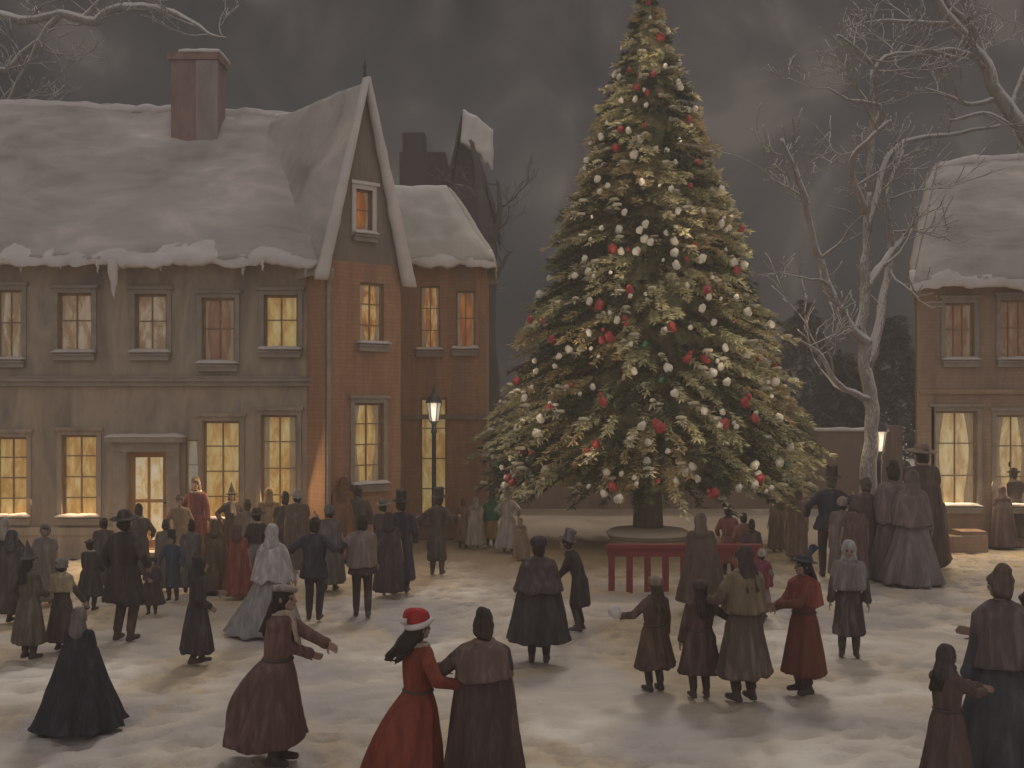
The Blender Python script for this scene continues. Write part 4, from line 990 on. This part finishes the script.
        if hat == 'scarf': g.cap(h(0,-.04,-.105), h(0,-.05,-.20), .035, .05, 8); g.cap(h(.06,-.02,-.10), h(-.06,-.02,-.10), .04, .04, 8)
        else: g.cap(h(0,.08,.08), h(0,.12,.13), .05, .03)
    elif hat == 'point': g.lathe([(.09,.04),(.15,.045),(.15,.06),(.10,.08),(.07,.16),(.035,.26),(.008,.36)], h(0,.012,0), rot=bk)
    elif hat == 'fur': g.lathe([(.09,.02),(.115,.04),(.12,.08),(.11,.13),(.07,.155),(.01,.16)], h(0,.015,0), rot=bk); 
    elif hat == 'cap': g.ell(h(0,.015,.075), (.102,.112,.055), 18, rot=rot); g.lathe([(.05,0),(.085,.002),(.085,.012),(.04,.012)], h(0,-.075,.055), rot=rot, sy=.8)
    elif hat == 'beret': g.ell(h(.02,.02,.085), (.135,.13,.05), 20, rot=rot @ Matrix.Rotation(R(12),3,'Y'), nz=.2); g.cap(h(.02,.02,.13), h(.02,.02,.15), .01, .008, 6)
    elif hat == 'feather':
        g.lathe([(.08,.05),(.17,.05),(.17,.062),(.10,.08),(.09,.13),(.02,.14)], h(0,.012,0), rot=bk)
        for k in range(6): a = R(50+20*k); g.cap(h(.06,.03,.11), h(.06-.05*math.cos(a), .08+.03*k*.5, .20+.07*math.sin(a)), .018, .010, 7)
    elif hat == 'santa':
        g.rings([(h(0,.012,.03)+Vector((0, yy, zz)), [Vector((math.cos(a)*r, math.sin(a)*r*1.08, 0)) for a in [k*math.pi/10 for k in range(20)]]) for r, zz, yy in ((.106,.02,0),(.108,.07,.0),(.100,.12,.012),(.078,.155,.04),(.05,.16,.085),(.028,.13,.13),(.018,.08,.155))])
    if hat: 
        ho = obj('hat' if hat not in ('hood','scarf') else ('hood' if hat == 'hood' else 'headscarf'), g, hm if hat != 'santa' else mat('santa_felt', [(.30,.025,.03),(.42,.05,.05)], scale=(9,9,9), bump=.3, rough=.9), t, voxel=.012, sm=1)
        if hat == 'santa':
            g = G(); n = 20; c = h(0,.012,.035)
            for i in range(n):
                a = 2*math.pi*i/n; b = 2*math.pi*(i+1)/n; g.cap(c+Vector((math.cos(a)*.104, math.sin(a)*.112, .015-.03*math.sin(a))), c+Vector((math.cos(b)*.104, math.sin(b)*.112, .015-.03*math.sin(b))), .031, .031, 8)
            obj('fur_trim', g, M_edge, ho, voxel=.012, sm=1)
            g = G(); g.ell(h(0,.175,.085), (.036,.036,.036), 12, nz=.4); obj('pompom', g, M_edge, ho)
    if near:
        for s_ in (-1, 1):
            g = G(); g.ell(h(s_*.033,-.083,.004), (.014,.008,.009), 10); obj('eye', g, M_eye, t)
        g = G(); g.ell(h(0,-.098,-.055), (.024,.008,.008), 10); obj('mouth', g, M_lip, t)

    return t
def prop(o, label, cat): return tag(o, label, cat)

BK, BN, DB, NV, BU = (.075,.06,.06), (.14,.095,.08), (.10,.075,.068), (.06,.058,.07), (.16,.075,.07)
GY, OL, TN, RD, WH = (.20,.185,.19), (.155,.125,.085), (.25,.18,.13), (.30,.06,.045), (.42,.38,.38)
P = person
# foreground
P(277,580,762, 78, 'woman in burgundy coat with white trimmed hat reaching out to the right', ('coat',.22,.30), (.17,.095,.085), hat='beret', hc=(.30,.25,.22), hair='long', rh=WL(78,.52,-.12,1.15), lh=WL(78,.30,.1,1.02), skirt=(.20,.40,(.14,.085,.08),(-.14,0)), bustle=.16, scarf=(.40,.31,.25), near=1, lean=.10)
P(418,602,797,128, 'woman in long red gown and red santa hat with long dark hair', ('gown',.02,.44,(-.20,0)), (.26,.07,.05), (.34,.09,.06), hat='santa', hair='blown', hrc=(.05,.035,.035), rh=WL(128,.22,.25,1.15), lh=WL(128,.38,-.12,1.08), near=1, bustle=.10)
P(484,613,800, 172, 'woman in dark brown cloak with pinned up hair beside the woman in red', ('cloak',.02,.40), (.10,.07,.065), (.15,.11,.10), hair='updo', hrc=(.09,.065,.055), cape=(1.12,.27,(.16,.11,.095)), scarf=(.22,.15,.12), rh=(.46,-.12,1.15), near=1)
P(80,607,728, 160, 'small girl in dark navy cape and grey hood with wide folds', ('cloak',.04,.62), (.05,.047,.058), (.085,.08,.095), hat='hood', hc=(.19,.165,.15), hair=None, near=1)
P(655,574,690, 208, 'child in light fur hat and brown coat holding out a white snowball', ('coat',.36,.30), (.135,.085,.07), hat='fur', hc=(.25,.19,.155), hair='long', hrc=(.11,.075,.06), rh=WL(208,-.50,.02,1.12), wide=1.12, near=1)
P(700,578,697, 190, 'child in dark brown coat and ragged dark fur hat pointing to the right', ('coat',.36,.29), (.11,.072,.065), hat='fur', hc=(.10,.075,.07), hair='long', hrc=(.07,.05,.05), lh=(-.44,-.20,1.20), wide=1.15, scarf=(.16,.09,.06), near=1)
P(744,547,700, -155, 'girl in olive brown shawl and long brown dress with legs apart', ('coat',.28,.31), (.15,.11,.095), (.24,.19,.16), hair='long', hrc=(.11,.08,.07), cape=(1.0,.24,(.19,.145,.10)), scarf=(.36,.31,.28), near=1, rh=(.30,-.25,1.1))
P(804,543,692, -72, 'woman in red and dark green coat with dark feathered hat facing left', ('coat',.24,.31), (.19,.075,.055), (.25,.06,.05), hat='feather', hc=(.07,.07,.08), hair='long', hrc=(.05,.05,.05), rh=(.05,-.40,1.12), lh=(-.05,-.38,1.08), cape=(1.10,.25,(.21,.06,.05)), near=1, trousers=(.09,.06,.06))
P(849,541,656, -15, 'slim woman in pale grey headscarf and long brown coat', ('coat',.34,.24), (.105,.08,.078), (.24,.215,.21), hat='scarf', hc=(.36,.34,.34), hair=None, cape=(1.02,.22,(.20,.18,.18)), near=1)
P(539,535,662, 175, 'stout figure in black hooded cloak with ragged shawl seen from behind', ('cloak',.30,.42), (.07,.055,.058), (.11,.095,.095), hat='fur', hc=(.07,.058,.06), hair='bun', cape=(.98,.36,(.085,.068,.068)), trousers=(.08,.065,.065))
P(580,527,630, -110, 'stooping man in black coat and grey top hat by the red railing', ('coat',.45,.22), (.065,.052,.055), (.12,.10,.10), hat='top', hc=(.17,.145,.155), hair='bun', lean=.35, rh=(.0,-.42,.92), lh=(.02,-.42,.95), trousers=(.08,.06,.06), tilt=.5)
P(947,645,798, -65+180, 'girl in brown coat with dark hood reaching towards the couple', ('coat',.20,.30), (.14,.095,.09), (.19,.13,.12), hat='scarf', hc=(.09,.075,.078), hair='long', lh=(-.10,-.46,1.16), rh=(-.05,-.48,1.2), near=1)
P(1000,570,776, -165, 'woman in navy gown with brown shawl and curled brown hair', ('gown',.02,.44), (.095,.09,.105), (.14,.135,.15), hair='updo', hrc=(.20,.14,.12), cape=(.92,.26,(.13,.10,.10)), near=1, lh=(-.02,-.33,1.12))
P(1034,590,772, 70, 'man in dark coat at the right edge facing the woman in navy', ('coat',.40,.26), (.10,.075,.075), hat=None, hair='bun', hrc=(.12,.075,.06), rh=(.05,-.36,1.15), near=1)
# left middle
P(197,556,664, 120, 'woman in black hooded dress walking right with feet showing', ('coat',.20,.30), (.075,.06,.062), hat='hood', hc=(.065,.055,.058), hair=None, rh=(.10,-.34,1.10), stride=.10, trousers=(.07,.055,.055))
P(124,508,640, 165, 'tall man in long black coat and crumpled hat', ('coat',.52,.27), (.078,.062,.062), hat='brim', hc=(.10,.085,.08), hair='bun', trousers=(.12,.08,.075), wide=1.15, lh=(-.30,-.1,1.0))
P(29,540,658, 150, 'woman in olive coat with dark pointed hat near the left edge', ('coat',.26,.30), (.13,.115,.085), hat='point', hc=(.12,.11,.115), hair='long', lh=(-.05,-.30,1.0))
P(62,558,650, 150, 'woman in grey bonnet and brown dress beside the olive coat', ('coat',.18,.30), (.12,.088,.082), hat='bonnet', hc=(.24,.22,.215), hair='bun', cape=(1.1,.22,(.33,.27,.18)))
P(3,518,610, 190, 'man in black coat with pale headscarf cut by the left edge', ('coat',.35,.28), (.07,.06,.065), hat='scarf', hc=(.33,.29,.25), hair=None)
P(45,524,604, 10, 'person in pale grey wrap standing behind the olive coat', ('cloak',.1,.30), (.24,.20,.18), hat='bonnet', hc=(.22,.19,.19), hair='bun')
P(90,538,610, 170, 'person in black coat and grey beret left of the tall man', ('coat',.35,.30), (.085,.072,.072), hat='beret', hc=(.13,.115,.115), hair='bun', wide=1.15)
P(152,556,614, 5, 'child in dark plum coat with curly brown fringe before the door', ('coat',.3,.33), (.105,.075,.075), hat='fur', hc=(.08,.065,.062), hair='bun', wide=1.2, rh=(.08,-.2,1.05), lh=(-.08,-.2,1.08))
P(173,528,600, 0, 'man in blue coat and small black top hat by the door', ('coat',.35,.21), (.085,.10,.13), hat='top', hc=(.06,.055,.06), hair='bun')
P(190,522,592, 200, 'woman with dark curls and grey shawl beside the blue coat', ('cloak',.15,.26), (.16,.14,.14), hair='updo', hrc=(.08,.065,.065))
P(216,520,592, 180, 'woman in golden brown hooded cloak in the left crowd', ('cloak',.1,.36), (.155,.115,.075), hat='hood', hc=(.15,.115,.08), hair=None)
P(238,524,598, 170, 'woman in faded red cloak beside the golden brown cloak', ('cloak',.08,.33), (.27,.085,.07), hair='bun', hat='hood', hc=(.17,.10,.09))
P(198,478,562, 0, 'girl in bright red dress on the lit house front', ('gown',.05,.38), (.21,.075,.08), hair='long', hrc=(.22,.15,.10))
P(181,494,568, 15, 'person in tan coat left of the girl in bright red', ('coat',.2,.26), (.27,.20,.15), hair='bun', hat='cap', hc=(.14,.11,.10))
P(232,482,560, 20, 'person in black coat with tall pointed black hat', ('coat',.3,.30), (.095,.078,.078), hat='point', hc=(.08,.07,.07), hair='long', scarf=(.30,.25,.21))
P(246,500,574, 195, 'woman in tan cloak behind the pointed hat', ('cloak',.08,.34), (.22,.17,.14), hair='bun', hrc=(.16,.11,.08))
P(258,507,590, 170, 'woman in dark bodice and wide grey skirt', ('coat',.75,.22), (.09,.07,.075), hair='bun', hat='brim', hc=(.11,.08,.08), skirt=(.06,.42,(.20,.18,.185)), trousers=None)
P(273,524,634, 165, 'woman in flowing pale grey bridal gown and veil', ('gown',.02,.58,(-.16,0)), (.30,.285,.295), (.42,.39,.39), hat='hood', hc=(.40,.36,.36), hair=None, cape=(.85,.36,(.40,.36,.365)))
P(284,494,570, 190, 'woman in brown cloak left of the cream bonnet', ('cloak',.1,.27), (.13,.105,.09), hair='updo', hrc=(.10,.08,.07))
P(297,490,572, 180, 'woman with round cream bonnet and brown striped cloak', ('cloak',.1,.27), (.15,.12,.10), hat='bonnet', hc=(.34,.30,.26), hair='bun')
P(312,474,556, 10, 'hooded figure in black shawl against the grey house corner', ('cloak',.1,.32), (.09,.072,.07), hat='hood', hc=(.085,.07,.07), hair=None)
P(328,482,560, 0, 'man in slate coat left of the ginger haired woman', ('coat',.35,.24), (.13,.12,.125), hat='cap', hc=(.09,.08,.085), hair='bun')
P(345,478,562, 185, 'woman with long ginger hair and rust coat', ('cloak',.1,.30), (.24,.125,.075), hair='long', hrc=(.22,.11,.06))
P(372,475,556, 20, 'woman in dark bonnet in front of the lowest brick house window', ('cloak',.1,.28), (.10,.085,.085), hat='point', hc=(.085,.07,.07), hair='long')
P(359,486,562, 190, 'slim person in black coat beside the ginger hair', ('coat',.3,.22), (.10,.08,.08), hair='bun', hrc=(.08,.06,.06))
P(384,498,578, 165, 'person in grey hat and charcoal coat with tan collar', ('coat',.3,.26), (.10,.08,.08), hat='brim', hc=(.18,.16,.155), hair='bun', scarf=(.32,.25,.17))
P(314,516,620, 180, 'man in navy black tailcoat with arms spread wide', ('coat',.72,.22), (.06,.055,.068), hat='cap', hc=(.10,.085,.09), hair='bun', lh=(-.40,-.12,1.18), rh=(.40,-.12,1.14), stride=.12, trousers=(.075,.065,.075), wide=1.1)
P(362,516,617, 185, 'man in black coat with pinkish grey cape walking away', ('coat',.74,.24), (.085,.062,.06), hair='bun', hrc=(.06,.045,.045), cape=(.86,.24,(.22,.165,.16)), stride=.16, trousers=(.09,.06,.055), rh=(.36,-.14,1.10))
P(401,488,592, 178, 'tall person in navy coat and tall black hat facing the brick house', ('coat',.22,.25), (.065,.058,.07), hat='top', hc=(.07,.06,.065), hair='bun', trousers=(.07,.06,.07))
P(437,486,574, 170, 'man in dark brown coat and top hat with arms out under the left lamp', ('coat',.30,.21), (.105,.078,.072), hat='top', hc=(.09,.068,.065), hair='bun', lh=(-.40,-.05,1.22), rh=(.42,-.05,1.05), trousers=(.12,.085,.07))
P(463,499,548, 175, 'child in rust brown smock near the street lamp', ('coat',.25,.30), (.19,.12,.09), hair='bun', hrc=(.16,.10,.08))
P(475,497,548, 180, 'child in pale grey cloak between rust smock and white dress', ('cloak',.12,.38), (.33,.28,.25), hat='hood', hc=(.30,.25,.22), hair=None)
P(491,493,546, 185, 'child in emerald cape and golden skirt under the tree', ('coat',.25,.28), (.30,.20,.11), cape=(.85,.26,(.05,.15,.09)), hair='bun', hat='hood', hc=(.045,.14,.085))
P(508,489,552, 170, 'woman in white dress at the left edge of the christmas tree', ('gown',.12,.36), (.38,.34,.34), hair='updo', hrc=(.40,.35,.33), hat='bonnet', hc=(.42,.38,.37))
P(521,518,560, 175, 'small child in tan hooded wrap behind the black cloak', ('cloak',.08,.34), (.26,.19,.14), hat='hood', hc=(.26,.20,.15), hair=None)
# round the railing
P(702,513,612, 180, 'broad figure in brown hooded cloak leaning on the red railing', ('cloak',.2,.44), (.15,.105,.09), (.19,.14,.12), hat='hood', hc=(.20,.15,.125), hair=None)
P(729,505,574, 175, 'person in dusty red coat with cream cap beyond the railing', ('coat',.3,.27), (.25,.10,.09), hat='cap', hc=(.40,.34,.30), hair='bun')
P(744,512,580, 185, 'person in brick red jacket beyond the right end of the railing', ('coat',.4,.30), (.27,.13,.10), hat='cap', hc=(.36,.29,.25), hair='bun')
P(753,521,582, 170, 'small dark haired child beside the brick red jacket', ('coat',.3,.28), (.12,.08,.075), hair='updo', hrc=(.07,.055,.055))
P(760,549,618, 150, 'woman in crimson shawl and grey skirt behind the olive shawl', ('coat',.20,.32), (.22,.17,.16), hair='bun', hat='bonnet', hc=(.38,.32,.29), cape=(.80,.33,(.20,.05,.07)))
P(787,484,548, 180, 'man in long brown coat under the right side of the christmas tree', ('coat',.15,.26), (.16,.105,.085), hair='bun', hat='cap', hc=(.18,.14,.12))
P(797,490,560, 175, 'slim man in grey brown coat just right of the long brown coat', ('cloak',.1,.24), (.20,.145,.12), hair='bun', hrc=(.18,.13,.11))
P(829,463,576, 170, 'man in navy jacket and tall hat standing right of the tree', ('coat',.78,.24), (.06,.057,.07), hat='top', hc=(.09,.065,.065), hair='bun', hrc=(.2,.15,.13), skirt=None, trousers=(.085,.065,.065), wide=1.1, lh=(-.38,-.1,1.30), rh=(.36,-.1,1.0))
P(843,497,582, 160, 'person in grey brown cape right of the navy jacket', ('cloak',.15,.27), (.20,.165,.155), hair='bun', hat='bonnet', hc=(.27,.23,.22))
P(866,478,578, 185, 'woman in dark plum coat under the right street lamp', ('coat',.18,.25), (.14,.095,.09), hair='bun', hrc=(.18,.13,.12), wide=1.1)
P(893,464,580, 172, 'tall woman in long mauve grey gown beside the bare tree', ('gown',.02,.36), (.19,.15,.15), (.27,.23,.23), hair='updo', hrc=(.07,.055,.06), cape=(.85,.26,(.19,.14,.14)))
P(912,470,584, 176, 'woman in pale grey train gown right of the mauve gown', ('gown',.02,.48), (.21,.185,.185), (.30,.26,.255), hat='hood', hc=(.19,.145,.14), hair=None, cape=(.9,.30,(.18,.135,.13)))
P(924,441,572, 195, 'very tall man in brown cloak and broad tan hat', ('cloak',.1,.30), (.13,.09,.075), hat='brim', hc=(.24,.17,.14), hair='bun')
P(935,488,566, 180, 'woman in brown shawl right of the broad hat', ('cloak',.1,.34), (.18,.125,.10), hair='bun', hat='hood', hc=(.17,.12,.10))
P(986,481,540, 170, 'figure in umber cloak right of the stone block', ('cloak',.15,.32), (.15,.10,.085), hair='bun', hrc=(.10,.07,.06))
P(1003,486,548, 180, 'figure in plum purple cloak before the corner house', ('cloak',.05,.40), (.15,.105,.11), hat='hood', hc=(.15,.10,.11), hair=None)
P(1014,461,546, 165, 'person in black coat with ragged dark hat near the right edge', ('coat',.2,.30), (.09,.072,.07), hat='feather', hc=(.09,.05,.05), hair='bun')
P(14,530,622, 165, 'stooped person in dark brown shawl between two crowd members at far left', ('cloak',.2,.34), (.10,.082,.08), hat='hood', hc=(.09,.08,.08), hair=None)
P(104,517,590, 185, 'person in brown shawl and flat cap behind the tall man', ('cloak',.15,.32), (.12,.095,.088), hat='cap', hc=(.15,.125,.11), hair='bun')
P(140,506,580, 190, 'slim woman in dark brown dress silhouetted against the lit door', ('coat',.15,.24), (.12,.095,.085), hair='updo', hrc=(.09,.07,.065), scarf=(.34,.29,.25))
P(165,520,590, 170, 'person in taupe cloak between the door and the blue coat', ('cloak',.1,.28), (.19,.155,.14), hair='bun', hrc=(.12,.09,.08))
P(268,488,562, 190, 'person in ochre hood before the fourth ground floor window', ('cloak',.1,.28), (.24,.18,.12), hat='hood', hc=(.26,.19,.12), hair=None)
P(330,505,590, 175, 'woman in grey brown bonnet behind the arms of the navy tailcoat', ('cloak',.15,.30), (.15,.13,.125), hat='bonnet', hc=(.18,.16,.155), hair='bun')
P(389,512,596, 185, 'person in black cloak between the pinkish cape and the tall hat', ('cloak',.1,.30), (.09,.07,.07), hat='hood', hc=(.085,.065,.065), hair=None)
P(855,500,584, 178, 'person in dark red brown coat leaning on the bare tree trunk', ('cloak',.12,.25), (.16,.10,.09), hair='bun', hrc=(.16,.11,.10))
P(778,494,552, 180, 'woman in taupe cloak left of the long brown coat under the tree', ('cloak',.1,.28), (.20,.15,.125), hat='hood', hc=(.20,.15,.12), hair=None)
# the snowball held by the child
def snowball():
    b = foot(655,690); h_ = (690-574)/(690-HY)*CH/1.76
    x = b.x-h_*.60; y = b.y+h_*.02
    t = obj('snowball', G().ell((0,0,0), (.085,.085,.08), 20, nz=.35), M_edge); t.location = (x, y, h_*1.12+.05)
    tag(t, 'white snowball in the outstretched hand of the child in brown', 'snowball')
snowball()
#ENDPEOPLE#

# ---------------------------------------------------------------- world, sun, camera
def world():
    w = bpy.data.worlds.new('World'); S.world = w; w.use_nodes = True; nt = w.node_tree; L = nt.links
    bg = nt.nodes['Background']
    tc = _n(nt, 'ShaderNodeTexCoord')
    sky = _n(nt, 'ShaderNodeTexSky', sky_type='NISHITA'); sky.sun_disc = False; sky.sun_elevation = R(38); sky.sun_rotation = R(20)
    # heavy cloud: patches of warm grey, cool grey and near black
    mp = _n(nt, 'ShaderNodeMapping'); mp.inputs['Scale'].default_value = (1,.3,.75); L.new(tc.outputs['Generated'], mp.inputs[0])
    n = _n(nt, 'ShaderNodeTexNoise'); n.inputs['Scale'].default_value = 9; n.inputs['Detail'].default_value = 5; n.inputs['Distortion'].default_value = .5; L.new(mp.outputs[0], n.inputs['Vector'])
    cr = _n(nt, 'ShaderNodeValToRGB'); e = cr.color_ramp.elements
    e[0].position, e[0].color = .33, (.014,.013,.014,1); e[1].position, e[1].color = .62, (.085,.072,.063,1)
    for p, c in ((.44,(.026,.024,.024)),(.51,(.036,.032,.031)),(.57,(.052,.045,.041))): q = e.new(p); q.color = (*c, 1)
    L.new(n.outputs['Fac'], cr.inputs[0])
    sp = _n(nt, 'ShaderNodeSeparateXYZ'); L.new(tc.outputs['Generated'], sp.inputs[0])
    # brightness: cloud is thin overhead and towards the dusk behind the viewer
    r1 = _n(nt, 'ShaderNodeMapRange'); r1.interpolation_type = 'SMOOTHSTEP'; r1.inputs[1].default_value = .55; r1.inputs[2].default_value = -.6; r1.inputs[3].default_value = 0; r1.inputs[4].default_value = 1; L.new(sp.outputs['Y'], r1.inputs[0])
    r2 = _n(nt, 'ShaderNodeMapRange'); r2.interpolation_type = 'SMOOTHSTEP'; r2.inputs[1].default_value = .5; r2.inputs[2].default_value = 1.0; L.new(sp.outputs['Z'], r2.inputs[0])
    mx = _n(nt, 'ShaderNodeMath', operation='MAXIMUM'); L.new(r1.outputs[0], mx.inputs[0]); L.new(r2.outputs[0], mx.inputs[1])
    m = _n(nt, 'ShaderNodeMix', data_type='RGBA'); L.new(mx.outputs[0], m.inputs[0]); L.new(cr.outputs[0], m.inputs[6]); m.inputs[7].default_value = (FILL*1.0, FILL*.94, FILL*.90, 1)
    ad = _n(nt, 'ShaderNodeMix', data_type='RGBA', blend_type='ADD'); ad.inputs[0].default_value = .0008; L.new(m.outputs[2], ad.inputs[6]); L.new(sky.outputs[0], ad.inputs[7])
    L.new(ad.outputs[2], bg.inputs[0]); bg.inputs[1].default_value = 1.0
def haze():
    g = G(); g.box((-45,-12,-1.1),(45,54,17.6)); o = obj('haze', g, MATS['haze'] if 'haze' in MATS else bpy.data.materials.new('haze'), smooth=False)
    m = o.data.materials[0]; m.use_nodes = True; nt = m.node_tree
    for n in list(nt.nodes): nt.nodes.remove(n)
    out = nt.nodes.new('ShaderNodeOutputMaterial'); v = nt.nodes.new('ShaderNodeVolumePrincipled'); v.inputs['Color'].default_value = (.92,.86,.82,1); v.inputs['Density'].default_value = HAZE; v.inputs['Anisotropy'].default_value = .1
    nt.links.new(v.outputs[0], out.inputs['Volume']); struct(o, 'stuff')
HAZE = .0050
haze()
FILL = .43
world()
sl = bpy.data.lights.new('sun', 'SUN'); sl.energy = .85; sl.angle = R(10); sl.color = (1,.95,.88)
so = bpy.data.objects.new('sun', sl); COL.objects.link(so)
d = Vector((-.10, -.62, -.72))      # light travels towards the viewer, a little to the left
so.rotation_euler = d.to_track_quat('-Z', 'Y').to_euler()
cam = bpy.data.cameras.new('camera'); co = bpy.data.objects.new('camera', cam); COL.objects.link(co)
co.location = (0,0,CH); co.rotation_euler = (R(90),0,0); cam.sensor_width = 36; cam.lens = 36*F/1024
cam.shift_y = (HY-384)/1024; cam.clip_end = 2000; cam.clip_start = .1
S.camera = co
flush()
v = S.view_settings; v.view_transform = 'Standard'; v.look = 'None'; v.exposure = 0; v.gamma = 1
try: S.display_settings.display_device = 'sRGB'
except Exception: pass
S.render.engine = 'CYCLES'
try:
    S.cycles.use_denoising = True; S.cycles.max_bounces = 5; S.cycles.volume_bounces = 0
except Exception: pass
